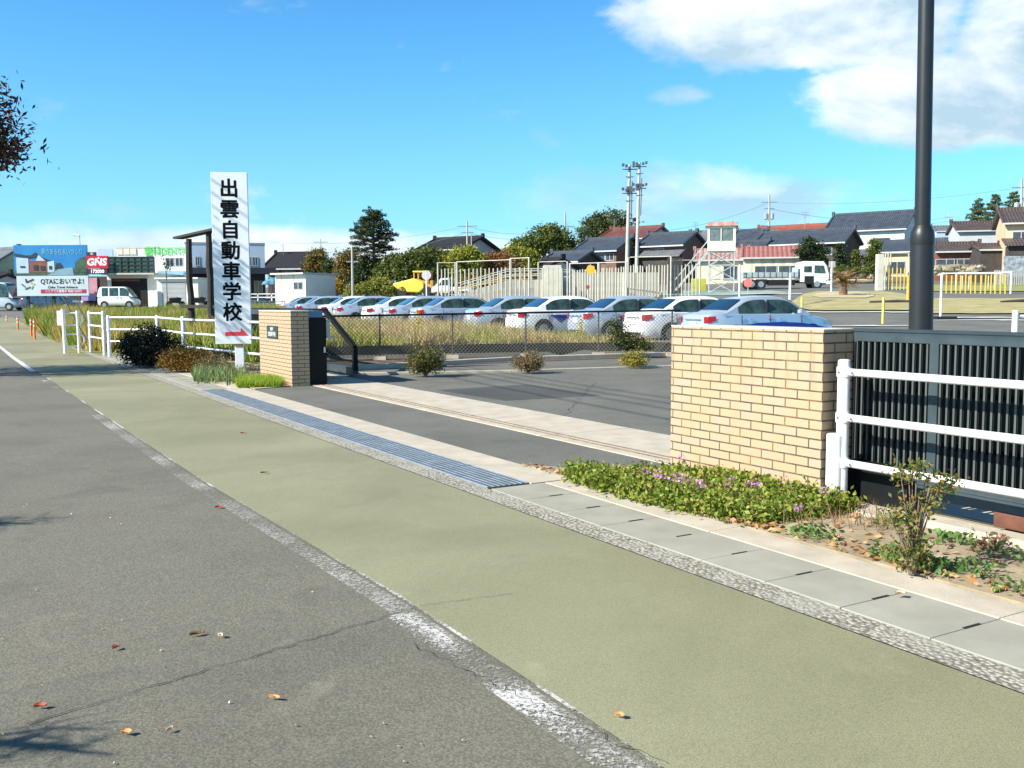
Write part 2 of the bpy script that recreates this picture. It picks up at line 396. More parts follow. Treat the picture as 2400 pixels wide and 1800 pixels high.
CONC = mat('pavement_concrete', (.35, .345, .295), .85, .16, 1.6, bump=.2, bscale=120, col2=(.25, .245, .205))
CONC2 = mat('pale_concrete', (.52, .465, .38), .85, .2, 3.5, bump=.3, bscale=60, col2=(.38, .34, .27))
APR = asphalt('entrance_asphalt', (.12, .12, .10), (.18, .177, .15), (.195, .186, .155), fine=70, speck=(.36, .34, .31))
BLK = mat('slot_black', (.012, .012, .012), .9, .1, 3)
strip('gutter_channel', 3.655, 4.45, -6, 40, .006, mat('channel_shade', (.02, .02, .018), .9, .3, 4))  # flat dark sheet painted in for the shade down in the channel
# concrete gutter covers, half a metre each, with lifting slots
mb = MB(); slots = MB()
RM = Matrix.Rotation(SA, 4, 'Z')
def slabs(s0, s1):
    s = s0
    while s < s1-.01:
        dz = random.uniform(-.002, .002); ln = .497 if random.random() < .6 else .494
        mb.box(3.665, 4.165, s, s+ln, .002, .0155+dz*.5, RM)
        tt = 3.98 if s < 8 else 3.9
        slots.box(tt-.08, tt+.04, s-.007, s+.008, .0175, .0188, RM); s += .5
slabs(-1.36, 6.64); slabs(17.0, 40)
pv = structure(obj('pavement', mb, CONC, bevel=.004))
structure(obj('pavement_slots', slots, BLK))
mb = MB()
for (a_, b_, t0_, t1_, st_p, zz_) in ((-1.35, 6.66, 4.172, 4.44, 1.998, .017), (6.67, 17.0, 4.06, 4.46, 2.58, .017), (17.01, 40, 4.172, 4.44, 2.998, .017)):
    q_ = a_
    while q_ < b_-.05: mb.box(t0_, t1_, q_, min(q_+st_p-.004, b_), .002, zz_, RM); q_ += st_p
structure(obj('kerb', mb, CONC2, bevel=.006))
structure(obj('apron', MB().box(4.47, 5.60, 4.2, 17.0, -.01, .012, RM), APR))
structure(obj('apron', MB().slab([(p.x, p.y) for p in (ST(-3, 6.8), ST(20, 6.8), ST(20, 8), G(832, 868), G(1209, 848), G(1573, 836), Vector((12, 26, 0)), Vector((14, 6, 0)))], -.01, .010), APR))
mb = MB()
for k in range(-1, 7): mb.box(5.60, 6.84, k*3.0, k*3+2.985, -.01, .020, RM)
structure(obj('gate_track_bed', mb, CONC2, bevel=.004))
mb = MB()
for tt in (5.73, 5.83): mb.box(tt, tt+.022, -3, 20, .018, .028, RM)
structure(obj('track_rail', mb, mat('rusty_steel', (.30, .22, .15), .6, .4, 9, metal=.5)))
# cracks: thin wandering lines in the asphalt
def crack(name, a, b_, wd, wob, z):
    mb = MB(); n = 46; pts = []
    for i in range(n+1):
        p = a.lerp(b_, i/n); d = (b_-a).normalized(); nn = Vector((-d.y, d.x, 0)); pts.append((p+nn*random.uniform(-wob, wob), nn))
    r0, r1 = [], []
    for i, (p, nn) in enumerate(pts):
        ww = wd*random.uniform(.25, 1.1); r0.append(p+nn*ww+Vector((0, 0, z))); r1.append(p-nn*ww+Vector((0, 0, z)))
    mb.grid([r0, r1]); return structure(obj(name, mb, mat('crack_dark', (.03, .03, .028), .95, .3, 20)))
crack('road_crack', G(60, 1700), G(975, 1428), .0032, .014, .0095)
crack('path_crack', G(985, 1424), G(1200, 1396), .0018, .01, .0125)
crack('apron_crack', ST(9.1, 4.5), ST(8.7, 5.58), .004, .02, .0135); crack('apron_crack', ST(13.2, 4.5), ST(13.6, 5.58), .005, .02, .0135)
crack('apron_crack', ST(10.5, 6.9), ST(14.5, 10.2), .006, .05, .0125); crack('apron_crack', ST(6.5, 7.2), ST(12, 11.5), .005, .06, .0125)
PATCH = asphalt('patch_asphalt', (.06, .062, .058), (.09, .092, .085), (.10, .10, .09), fine=110, speck=(.2, .2, .19))
structure(obj('asphalt_patch', MB().slab([(ST(s, t).x, ST(s, t).y) for s, t in ((12.6, 7.2), (12.5, 8.9), (14.9, 9.0), (14.8, 7.1))], .0, .0125), PATCH))
crack('road_crack', G(960, 1510), G(1560, 1800), .0022, .02, .0092)
# steel drain grate across the entrance
GAL = mat('galvanised_steel', (.40, .45, .50), .45, .25, 6, metal=.5)
gr = thing('drain_grate', 'long blue-grey steel drain grate lying across the driveway entrance', 'drain grate', ST(0, 0), SA)
for k in range(10):
    s0 = 6.70+k*1.03; mb = MB()
    for j in range(8): mb.box(3.672+j*.0525, 3.683+j*.0525, s0, s0+1.02, .006, .019)
    for j in range(30): mb.box(3.67, 4.05, s0+j*.0345, s0+j*.0345+.006, .007, .0165)
    mb.box(3.664, 3.672, s0, s0+1.02, .006, .020); mb.box(4.046, 4.054, s0, s0+1.02, .006, .020)
    obj('grate_panel', mb, GAL, gr)
# soil of the planting beds
SOIL = mat('bed_soil', (.40, .33, .22), .95, .4, 3, bump=.6, bscale=25, col2=(.21, .165, .105))
def bed(name, poly, z):
    return structure(obj(name, MB().slab([(ST(s, t).x, ST(s, t).y) for s, t in poly], -.02, z), SOIL))
bed('planting_bed', [(-2, 4.45), (7.4, 4.45), (6.7, 5.0), (6.3, 5.6), (4.0, 5.9), (-2, 5.9)], .028)
bed('planting_bed', [(16.6, 4.5), (26, 4.45), (33, 4.45), (33, 6.6), (18, 6.6), (16.9, 5.3)], .026)
structure(obj('footing', MB().box(5.42, 5.60, -3, 4.15, .0, .075, RM).box(5.34, 5.62, 4.2, 4.72, 0, .05, RM), CONC2, bevel=.006))

# ================================================================== brick gate walls
def brickmat(name, c1, c2, mortar, stain):
    m, t, b = nodes(name)
    s_ = N(t, 'ShaderNodeSeparateXYZ'); t.links.new(coord(t), s_.inputs[0])
    a = N(t, 'ShaderNodeMath', operation='ADD'); t.links.new(s_.outputs[0], a.inputs[0]); t.links.new(s_.outputs[1], a.inputs[1])
    cb = N(t, 'ShaderNodeCombineXYZ'); t.links.new(a.outputs[0], cb.inputs[0]); t.links.new(s_.outputs[2], cb.inputs[1])
    br = N(t, 'ShaderNodeTexBrick'); t.links.new(cb.outputs[0], br.inputs['Vector'])
    br.inputs['Scale'].default_value = 1; br.inputs['Brick Width'].default_value = .237; br.inputs['Row Height'].default_value = .0703
    br.inputs['Mortar Size'].default_value = .0064; br.inputs['Mortar Smooth'].default_value = .12; br.inputs['Bias'].default_value = -.1
    br.inputs['Color1'].default_value = (*c1, 1); br.inputs['Color2'].default_value = (*c2, 1); br.inputs['Mortar'].default_value = (*mortar, 1)
    c = mixc(t, ramp(t, noise(t, 5, 6, .65), [(.42, (0, 0, 0)), (.72, (.45, .45, .45))]), br.outputs['Color'], stain)
    c = mixc(t, .35, c, mixc(t, 1.0, c, ramp(t, noise(t, 70, 3), [(.3, (.7, .7, .7)), (.7, (1.15, 1.15, 1.15))]), 'MULTIPLY'))
    # rain streaks below the top edge
    mp = N(t, 'ShaderNodeMapping'); mp.inputs['Scale'].default_value = (14, 14, .8); t.links.new(coord(t), mp.inputs[0])
    st_ = noise(t, 1, 4, .6, vec=mp.outputs[0])
    zz = ramp(t, s_.outputs[2], [(.72, (0, 0, 0)), (1.0, (1, 1, 1))])
    c = mixc(t, mixc(t, 1.0, zz, ramp(t, st_, [(.52, (0, 0, 0)), (.72, (.5, .5, .5))]), 'MULTIPLY'), c, (.20, .15, .09))
    t.links.new(c, b.inputs['Base Color']); b.inputs['Roughness'].default_value = .7
    iv = N(t, 'ShaderNodeMath', operation='SUBTRACT'); iv.inputs[0].default_value = 1; t.links.new(br.outputs['Fac'], iv.inputs[1]); bumpn(t, b, iv.outputs[0], .7, .006)
    return m
BR = brickmat('tan_brick', (.46, .325, .20), (.42, .325, .235), (.075, .06, .043), (.47, .30, .14))
CAP = mat('cream_cap', (.62, .56, .46), .7, .15, 4)
bw = thing('brick_wall', 'wide tan brick gate wall in the foreground with pink flowers at its foot', 'brick wall', ST(4.83, 5.40), SA)
obj('wall', MB().box(0, .33, 0, 1.69, 0, 1.285), BR, bw, bevel=.004)
obj('coping', MB().box(-.002, .332, -.002, 1.692, 1.285, 1.297), CAP, bw, bevel=.003)
bp = thing('brick_pillar', 'tan brick gate pillar with small dark name plate beside the tall white sign', 'brick pillar', ST(16.8, 5.22), SA)
obj('wall', MB().box(0, .33, 0, 2.05, 0, 1.355), BR, bp, bevel=.004)
obj('coping', MB().box(-.003, .333, -.003, 2.053, 1.355, 1.372), CAP, bp, bevel=.003)
plq = obj('name_plate', MB().box(-.018, 0, .78, 1.46, .845, 1.085), mat('plate_slate', (.03, .05, .05), .3, .3, 8), bp, bevel=.004)
LGT = mat('plate_lettering', (.62, .66, .62), .5, .05, 5)
text('出雲市', .07, LGT, plq, (-.021, 1.12, 1.02), (PI/2, 0, -PI/2), .001, .002)
text('自動車学校', .098, LGT, plq, (-.021, 1.12, .92), (PI/2, 0, -PI/2), .001, .002)

# ================================================================== sliding gates
GM = mat('gate_dark_metal', (.045, .066, .078), .5, .25, 5, spec=.3)
GB = mat('gate_black', (.007, .008, .009), .6, .3, 5, spec=.2)
rg = thing('sliding_gate', 'dark slatted sliding gate beside the brick wall in the foreground', 'gate', ST(0, 5.715), SA)
obj('top_rail', MB().box(-.005, .065, -2.2, 4.86, 1.205, 1.298).box(-.012, .072, -2.2, 4.86, 1.275, 1.29), GM, rg, bevel=.004)
mb = MB(); mf = MB(); s = 4.80
while s > -2.2:
    mb.box(.0105, .062, s-.014, s+.014, .29, 1.205); mf.box(.0, .010, s-.0068, s+.0068, .29, 1.205); s -= .0535
obj('pickets', mb, GB, rg); obj('picket_lit_faces', mf, mat('picket_lit_grey', (.085, .105, .10), .5, .2, 6, spec=.3), rg)  # grey strips paint the lit fronts, black bodies the shaded sides
for s in (4.15, 2.55, .95, -.65): obj('post', MB().box(-.012, .07, s-.035, s+.035, .29, 1.21), GM, rg, bevel=.004)
obj('middle_rail', MB().box(.053, .062, -2.2, 4.84, .86, .90).box(.053, .062, -2.2, 4.84, .50, .54), GB, rg)
obj('bottom_beam', MB().box(-.02, .085, -2.2, 4.62, .15, .285).box(-.026, .09, -2.2, 4.62, .235, .245), GM, rg, bevel=.004)
for s in (3.25, .6):
    wb = obj('wheel_box', MB().box(-.03, .095, s, s+.42, .06, .158), mat('rust_paint', (.14, .05, .03), .7, .4, 10), rg, bevel=.006)
    [obj('wheel', MB().tube([(.0, s+q_, .048), (.06, s+q_, .048)], .045, 14), GB, wb) for q_ in (.12, .31)]
obj('end_plate', MB().box(-.01, .075, 4.80, 4.822, .30, 1.2), GB, rg)
obj('drive_cover', MB().box(-.10, .16, 4.26, 4.80, .03, .34), GB, rg, bevel=.01)

lg = thing('sliding_gate', 'black sliding gate with slanted open nose behind the brick pillar', 'gate', ST(18.4, 7.0), SA)
nose = [(0, .14), (0, .60), (1.75, 1.34), (2.35, 1.34)]
mb = MB()
for a, b_ in zip(nose[:-1], nose[1:]): mb.bar((.03, a[0], a[1]), (.03, b_[0], b_[1]), .09)
mb.bar((.03, 2.35, 1.34), (.03, 9.3, 1.34), .09); mb.bar((.03, 2.35, .1), (.03, 2.35, 1.34), .09)
obj('frame', mb, GB, lg)
obj('bottom_beam', MB().box(-.03, .09, -.02, 9.3, .06, .19).box(-.035, .095, -.02, 9.3, .165, .195), GM, lg)
mb = MB(); s = 2.5
while s < 9.3: mb.box(.01, .05, s, s+.03, .19, 1.3); s += .055
obj('pickets', mb, GB, lg)
obj('top_rail', MB().box(-.02, .08, 2.4, 9.3, 1.22, 1.36), GM, lg)
gb = thing('gate_post', 'black steel gate post box standing against the brick pillar', 'gate post', ST(16.95, 5.57), SA)
obj('housing', MB().box(0, .36, 0, 1.5, 0, 1.24), GB, gb, bevel=.01)
obj('top_cover', MB().box(0, .30, 0, 1.5, 1.242, 1.365), mat('sky_reflection_steel', (.10, .19, .30), .35, .2, 4, metal=.4), gb, bevel=.01)  # blue of the reflected sky is painted into the cover's colour
obj('latch', MB().box(.30, .33, -.02, 0, .60, .70), mat('latch_white', (.7, .7, .7), .4, .1, 4), gb)
obj('catch_bracket', MB().box(.36, .43, .0, .03, .88, 1.2).box(.36, .50, -.01, .04, .86, .90).box(.36, .44, -.01, .04, 1.16, 1.2), mat('bracket_grey', (.35, .36, .33), .5, .2, 6, metal=.4), gb)

# ================================================================== tall white sign
WP = mat('white_paint', (.80, .82, .84), .38, .06, 2)
sg = thing('road_sign', 'tall white upright signboard with large black Japanese lettering and red arrow', 'signboard', ST(20.35, 5.10), rad(9))
Mb = mat('sign_white', (.80, .83, .86), .35, .07, 1.1)
bd = obj('board', MB().box(-.365, .365, -.07, .07, .66, 4.20), Mb, sg, bevel=.006)
INK = mat('lettering_black', (.003, .0035, .005), .7, .1, 5, spec=.12)
for i, ch in enumerate('出雲自動車学校'):
    text(ch, .395, INK, bd, (-.005, -.0712, 3.85-i*.425), (PI/2, 0, 0), .0115, .0006, name='lettering')
obj('arrow', MB().prof([(-.16, .83), (.31, .83), (.15, 1.01), (.15, .915), (-.16, .915)], -.0722, -.0698), mat('arrow_red', (.72, .05, .06), .4, .1, 5), bd)
obj('post', MB().box(.02, .20, -.05, .06, 0, .66), WP, sg, bevel=.01)
obj('bracket', MB().box(.03, .19, -.062, .072, .60, .655), mat('rusty_steel2', (.25, .13, .07), .7, .4, 12), sg)

# wooden notice frame behind the sign
WD = mat('weathered_black_wood', (.035, .030, .028), .8, .5, 6, bump=.5, bscale=20, col2=(.015, .014, .014))
wf = thing('wooden_frame', 'tall black timber frame of two log posts behind the white sign', 'timber frame', at(466, 835, 30.5))
wf.location.z = 0
o0 = wf.location
def rel(u, v, Y): return at(u, v, Y)-o0
for (uu, Y, vt) in ((445, 31.0, 560), (492, 30.0, 546)):
    pts = []; 
    for i in range(9):
        z = -.1+i*.1*(at(uu, vt, Y).z+.1)*1.25; z = -.1+(at(uu, vt, Y).z+.1)*i/8
        x = at(uu+6, 800, Y).x-o0.x + (at(uu-4, 560, Y).x-at(uu+6, 800, Y).x)*(i/8)*.8+random.uniform(-.02, .02)
        pts.append((x, Y-o0.y, z))
    obj('post', MB().tube(pts, [.115, .11, .105, .11, .1, .1, .105, .095, .09], 9), WD, wf, smooth=True)
obj('roof_beam', MB().bar(rel(417, 558, 31.6), rel(512, 537, 29.4), .34, .07), WD, wf)
obj('cross_bar', MB().bar(rel(425, 718, 31.1), rel(505, 719, 29.9), .08, .10), WD, wf)

# ================================================================== guard rails
GWH = mat('rail_white', (.80, .81, .83), .35, .16, 9)
def guardrail(label, pts, hs, posts, r=.030, pr=.045, ptop=.09, group=None, m=None):
    pts = [Vector(p) for p in pts]; o = pts[0]; m = m or GWH
    g = thing('guard_rail', label, 'guard rail', o, 0, group)
    for h in hs:
        obj('rail', MB().tube([p-o+Vector((0, 0, h)) for p in pts], r, 10), m, g, smooth=True)
    for p in posts:
        p = Vector(p)-o; top = max(hs)+ptop
        po = obj('post', MB().lathe([(pr, -.05), (pr, top-.02), (pr*.93, top-.006), (pr*.6, top)], 18, (p.x, p.y)), m, g, smooth=True)
        for v_ in po.data.vertices: v_.co.z += p.z
        for h in hs: obj('clamp', MB().lathe([(pr+.006, h-.036+p.z), (pr+.008, h-.03+p.z), (pr+.008, h+.03+p.z), (pr+.006, h+.036+p.z)], 18, (p.x, p.y)), m, g, smooth=True)
    return g
ng = guardrail('thick white three-bar guard rail in front of the slatted gate', [ST(4.70, 5.47), ST(3.0, 5.47), ST(-1.5, 5.47)], (.345, .67, .995), [ST(4.70, 5.47), ST(1.7, 5.47), ST(-1.3, 5.47)], pr=.043, r=.0275)
obj('sleeve', MB().lathe([(.06, .0), (.06, .54), (.052, .55)], 18, ((ST(4.735, 5.435)-ST(4.70, 5.47)).x, (ST(4.735, 5.435)-ST(4.70, 5.47)).y)), GWH, ng, smooth=True)
BLT = (mat('bolt_grey', (.25, .26, .27), .4, .2, 6, metal=.8))
for h in (.345, .67, .995):
    for (ds, dt) in ((-.10, -.034), (0.0, -.053)):
        p = ST(4.70+ds, 5.47+dt)-ST(4.70, 5.47); q = p-D2*.006; obj('bolt', MB().tube([p+Vector((0, 0, h)), q+Vector((0, 0, h))], .008, 8), BLT, ng)
P3 = at(432, 850, 23.6); P2 = at(372, 850, 26.2); P1 = at(258, 850, 26.6); PE = ST(19.1, 5.5)
def g0(p, z=.08): return Vector((p.x, p.y, z))
guardrail('white three-bar guard rail running from the brick pillar to the shaded bush', [g0(PE, .10), g0(P3, .10), g0(P2, .12), g0(P1, .12)], (.36, .69, 1.02), [g0(P3, 0.1), g0(P2, .1), g0(P1, .1)], r=.026, pr=.05, ptop=.08, group='white guard rails by the path')
B1 = at(246, 850, 27.4); B2 = at(214, 850, 29.3)
guardrail('short white guard rail section behind the corner post of the longer rail', [g0(B1, .12), g0(B2, .12)], (.40, .75, 1.12), [g0(B1, .1), g0(B2, .1)], r=.026, pr=.045, group='white guard rails by the path')
# cycle barrier with two loops
bb = thing('cycle_barrier', 'white tubular barrier with two rounded loops at the path edge', 'barrier', (at(153, 820, 29.2).x, 29.2, .02))
obj('post', MB().tube([(0, 0, -.05), (-.02, 0, 1.34)], .055, 12), GWH, bb, smooth=True)
obj('post', MB().tube([(.38, .1, -.05), (.36, .1, 1.30)], .04, 12), GWH, bb, smooth=True)
for (z0, z1, w_) in ((.86, 1.22, -.10), (.22, .58, -.05)):
    pts = [(0, 0, z1)]
    for k in range(9):
        a = PI/2-PI*k/8; pts.append((.38+w_*.55+.17*math.cos(a), .15, (z0+z1)/2+(z1-z0)/2*math.sin(a)))
    pts.append((0, 0, z0)); obj('loop', MB().tube(pts, .024, 8), GWH, bb, smooth=True)
obj('warning_plate', MB().box(-.20, -.03, -.03, -.01, .85, 1.30), mat('plate_red_white', (.75, .55, .55), .5, .3, 9, col2=(.8, .8, .8)), bb)
# diagonal dark stay wire guards
sw = obj('stay_wire', MB().tube([(0, 0, 0), (-1.15, .6, 1.72)], .022, 8).tube([(.30, .1, 0), (-.75, .7, 1.5)], .02, 8), mat('stay_dark', (.10, .10, .09), .5, .3, 8, metal=.5), loc=at(215, 800, 30.6))
sw.location.z = .05; tag(sw, 'pair of thin dark slanting stay wires between barrier and guard rail', 'stay wire')

# orange delineator posts
OR = mat('orange_plastic', (.88, .20, .03), .4, .1, 5); WR = mat('reflector_white', (.8, .8, .78), .3, .05, 5)
def delineator(label, p, first=[None]):
    if first[0] is None:
        d = thing('delineator_post', label, 'delineator', p, 0, 'orange delineator posts along the path'); first[0] = d
        obj('tube', MB().lathe([(.10, 0), (.10, .03), (.042, .06), (.040, .86), (.03, .90)], 14), OR, d, smooth=True)
        for z in (.60, .77): obj('reflective_band', MB().lathe([(.043, z), (.044, z+.005), (.044, z+.055), (.043, z+.06)], 14), WR, d, smooth=True)
    else: dup(first[0], p, 0, label)
for uu, vv, lb in ((82, 800, 'nearest orange delineator post, furthest right of the row'), (74, 794, 'orange delineator post just behind the nearest one'), (43, 785, 'orange delineator post in the middle of the row'),
                   (17, 775, 'orange delineator post second from the left picture edge'), (1, 768, 'orange delineator post at the left picture edge')):
    delineator(lb, G(uu, vv, .01))

# ================================================================== black lamp post
LP = mat('lamp_post_dark', (.022, .025, .028), .42, .2, 3, metal=.2)
lp = thing('street_lamp', 'tall thick black lamp post rising behind the slatted gate', 'lamp post', at(2158, 900, 9.4)); lp.location.z = 0; lp.rotation_euler.y = -.014
obj('base_section', MB().lathe([(.17, 0), (.17, .12), (.128, .30), (.112, .9), (.109, 2.05)], 28), LP, lp, smooth=True)
obj('collar', MB().lathe([(.109, 2.03), (.113, 2.06), (.113, 2.11), (.108, 2.16), (.088, 2.20), (.078, 2.22)], 28), LP, lp, smooth=True)
obj('pole', MB().lathe([(.074, 2.2), (.071, 5), (.06, 9.0)], 24), LP, lp, smooth=True)
obj('lamp_head', MB().lathe([(.06, 9.0), (.35, 9.1), (.38, 9.25), (.1, 9.4)], 24), LP, lp, smooth=True)

# ================================================================== chain-link fence and retaining wall
DK = mat('fence_post_brown', (.10, .085, .075), .6, .3, 8)
xs0, xs1 = -5.7, 4.6
fy = lambda x: y_w(min(x, 4.3))-.85
cf = thing('chainlink_fence', 'low chain-link fence with dark top rail in front of parked sedans', 'fence', (0, 0, 0))
obj('top_rail', MB().tube([(xs0+(xs1-xs0)*i/8, fy(xs0+(xs1-xs0)*i/8), 1.16+.10*i/8) for i in range(9)], .026, 8), GB, cf)
for uu in (722, 889, 1060, 1232, 1403, 1576):
    x = at(uu, 730, 26.15).x; x = at(uu, 730, fy(x)).x; x = at(uu, 730, fy(x)).x; obj('post', MB().tube([(x, fy(x)+.03, 0), (x, fy(x)+.03, 1.23)], .022, 8), DK, cf)
    obj('post_footing', MB().box(x-.16, x+.16, fy(x)-.10, fy(x)+.2, 0, .12), CONC2, cf)
wires = []
W = xs1-xs0; H = 1.06; pit = .10
def wire(x0, z0, x1, z1):
    th = .0052; d = math.hypot(x1-x0, z1-z0); nx, nz = -(z1-z0)/d*th, (x1-x0)/d*th
    y0, y1 = fy(x0), fy(x1)
    wires.extend([(x0-nx, y0, z0-nz), (x1-nx, y1, z1-nz), (x1+nx, y1, z1+nz), (x0+nx, y0, z0+nz)])
k = -H
while k < W:
    a0, b0 = max(0, -k), min(H, W-k)
    if b0 > a0:
        wire(xs0+k+a0, .10+a0, xs0+k+b0, .10+b0); wire(xs0+k+a0, .10+H-a0, xs0+k+b0, .10+H-b0)
    k += pit
link('mesh', quads('mesh', np.array(wires)), mat('chainlink_wire', (.17, .175, .15), .6, .2, 5), cf)
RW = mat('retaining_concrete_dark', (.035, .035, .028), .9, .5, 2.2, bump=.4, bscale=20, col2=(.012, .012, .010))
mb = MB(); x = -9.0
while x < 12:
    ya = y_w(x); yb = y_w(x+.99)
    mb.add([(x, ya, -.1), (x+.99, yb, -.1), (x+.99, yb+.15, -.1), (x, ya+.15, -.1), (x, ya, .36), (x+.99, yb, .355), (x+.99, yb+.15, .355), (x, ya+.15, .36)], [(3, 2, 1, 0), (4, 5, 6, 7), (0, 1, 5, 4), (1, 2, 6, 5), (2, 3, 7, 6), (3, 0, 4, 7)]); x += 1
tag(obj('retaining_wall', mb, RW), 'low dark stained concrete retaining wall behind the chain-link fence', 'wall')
# entrance kerbs
def kerbline(a, b_, w_=.12, h=.10):
    return structure(obj('kerb', MB().bar(a+Vector((0, 0, h/2)), b_+Vector((0, 0, h/2)), w_, h), CONC2, bevel=.01))
kerbline(G(832, 868), G(1209, 847), .2, .12); kerbline(G(1209, 847), G(1573, 835), .2, .12); kerbline(G(1573, 835), G(1720, 831), .2, .12)
kerbline(G(828, 880), G(1230, 873), .12, .06); kerbline(G(1230, 873), G(1600, 861), .12, .06); kerbline(G(1600, 861), G(1800, 856), .12, .06)
a, b_, c_, d_ = G(832, 866), G(1573, 836), Vector((4.4, 27.0, 0)), Vector((-5.5, 25.3, 0))
structure(obj('soil_strip', MB().grid([[a+Vector((0, 0, .02)), b_+Vector((0, 0, .02))], [d_+Vector((0, 0, .03)), c_+Vector((0, 0, .03))]]), mat('dark_litter', (.16, .11, .07), .95, .5, 9, bump=.6, bscale=30, col2=(.06, .045, .03))))

strip('field_soil', 3.52, 14.0, 33, 66, .012, mat('field_soil_edge', (.24, .22, .08), .95, .4, 2, col2=(.12, .14, .04)), nt=6)

# ================================================================== planting near the camera
def stpts(s0, s1, t0, t1, n, dens=None):
    out = []
    while len(out) < n:
        s = random.uniform(s0, s1); t_ = random.uniform(t0(s) if callable(t0) else t0, t1(s) if callable(t1) else t1)
        if dens and random.random() > dens(s, t_): continue
        p = ST(s, t_); out.append((p.x, p.y, 0))
    return np.array(out)
COVER = leafmat('cover_leaves', [(.05, .10, .012), (.10, .17, .018), (.19, .26, .03), (.28, .32, .05), (.34, .28, .08)])
front = lambda s: np.interp(s, [3.85, 4.2, 4.6, 5.3, 6.2, 6.6], [5.15, 4.9, 4.58, 4.38, 4.34, 4.42])
back = lambda s: np.interp(s, [3.85, 4.75, 4.8, 6.0, 6.3, 6.65], [5.35, 5.5, 5.38, 5.38, 5.1, 4.55])
nc = 900
cc_ = stpts(4.58, 6.62, front, back, nc, lambda s, t_: .25+.75*(math.sin(s*3.1+t_*2)*math.sin(t_*5.3-s*1.7) > -.45)); P = np.repeat(cc_, 56, 0)
hh = (.04+.17*rng.uniform(.1, 1, nc))*np.array([.72+.28*math.sin(2.2*q[0]+1.1*q[1]) for q in cc_])
P = P+rng.normal(size=P.shape)*[.055, .055, .028]; P[:, 2] += np.repeat(hh, 56)
P[:, 2] = np.abs(P[:, 2]-.03)+.03
o = link('ground_cover', leaf_mesh('ground_cover', P, .036, .62), COVER)
stuff(o, 'low leafy green ground cover with pink flowers at the foot of the brick wall', 'ground cover')
fc = []
for (uu, vv) in ((1440, 1160), (1455, 1150), (1475, 1168), (1405, 1150), (1450, 1135), (1425, 1125), (1600, 1128), (1710, 1140), (1755, 1146), (1775, 1143), (1600, 1085), (1708, 1228), (1840, 1135), (1520, 1162), (1385, 1140), (1932, 1162)):
    p = G(uu, vv, .21); s_, t_ = st_of(p); p = p+D2*max(0, 4.42-t_); fc += [(p.x+random.uniform(-.03, .03), p.y+random.uniform(-.03, .03), .23+random.uniform(-.01, .04)) for _ in range(13)]
link('flowers', leaf_mesh('flowers', np.array(fc), .024, .8), leafmat('pink_petals', [(.50, .20, .42), (.66, .38, .58), (.42, .14, .34)]), o)
stems = stpts(4.0, 6.5, front, back, 600); link('stems', grass_mesh('stems', stems+[0, 0, .02], .14, .004, .8), mat('stem_brown', (.20, .12, .06), .8, .4, 9), o)
# litter and dry leaves on the soil
lit = np.concatenate([stpts(-1.5, 5.2, 4.45, lambda s: 4.62+.1*math.sin(s*5), 520), stpts(-1.5, 4.6, 4.5, 5.4, 380), stpts(4.5, 7.4, 4.40, 4.52, 160), stpts(17, 27, 4.42, 4.6, 200)])
lit[:, 2] = .035+.012*rng.uniform(0, 1, len(lit))
stuff(link('leaf_litter', leaf_mesh('leaf_litter', lit, .05, .55, flat=.85), leafmat('dry_leaves', [(.20, .09, .03), (.38, .20, .08), (.50, .33, .16), (.28, .13, .05)], trans=.1)), 'scattered brown dry leaf litter along the soil edge', 'leaf litter')
WEED = leafmat('weed_leaves', [(.06, .13, .03), (.10, .20, .05), (.16, .26, .08)])
wd = []
for (uu, vv, rr, n_) in ((2150, 1330, .16, 46), (2040, 1350, .2, 20), (2280, 1345, .15, 10), (2230, 1270, .12, 12), (1900, 1260, .15, 16), (2350, 1300, .2, 8), (2380, 1395, .15, 7), (2100, 1310, .12, 20)):
    p = G(uu, vv, .03)
    for _ in range(n_*7):
        q = Vector((p.x+random.gauss(0, rr*.6), p.y+random.gauss(0, rr*.6), 0)); t_ = st_of(q)[1]
        if t_ > 4.47 and t_ < 5.35: wd.append((q.x, q.y, .045+abs(random.gauss(0, .03))))
stuff(link('weeds', leaf_mesh('weeds', np.array(wd), .045, .5), WEED), 'low green weeds growing in the bare soil bed', 'weeds')

def bush(name, label, cat, p, blobs, n, leaf, m, clump=.08, twigs=14, group=None, per=22):
    b = thing(name, label, cat, p, 0, group)
    P = clumps(blobs, n, clump, per, .45, .02)
    link('foliage', leaf_mesh('foliage', P, leaf, .5), m, b)
    mb = MB(); top = max(q[2]+q[5]*.7 for q in blobs)
    for k in range(twigs):
        q = random.choice(blobs); e = Vector((q[0]+random.uniform(-.6, .6)*q[3], q[1]+random.uniform(-.6, .6)*q[4], q[2]+random.uniform(-.2, .7)*q[5]))
        mid = Vector((e.x*.35, e.y*.35, e.z*.45)); mb.tube([(e.x*.08, e.y*.08, 0), mid, e], .006*max(1, top*2.2), 6, r1=.002*max(1, top*2))
    obj('stem', mb, mm('twig', (.20, .15, .11), .8, .4, 12), b)
    return b
AZ = leafmat('azalea_leaves', [(.05, .09, .02), (.11, .16, .03), (.22, .20, .05), (.30, .17, .05)])
bush('azalea_shrub', 'small straggly azalea with pale twigs in the soil by the foreground guard rail', 'shrub', G(2138, 1345, .03),
     [(0, 0, .13, .14, .12, .10), (-.05, 0, .30, .13, .1, .06), (-.02, .05, .55, .12, .1, .055), (.12, .03, .48, .11, .1, .07), (.02, 0, .38, .11, .1, .06)], 1400, .030, AZ, .03, 30)
bush('azalea_shrub', 'tiny bare dark twiggy shrub at the right end of the soil bed', 'shrub', G(2330, 1290, .03), [(0, 0, .06, .16, .1, .05)], 120, .03, leafmat('dead_leaves', [(.12, .05, .03), (.25, .12, .06)]), .03, 22)
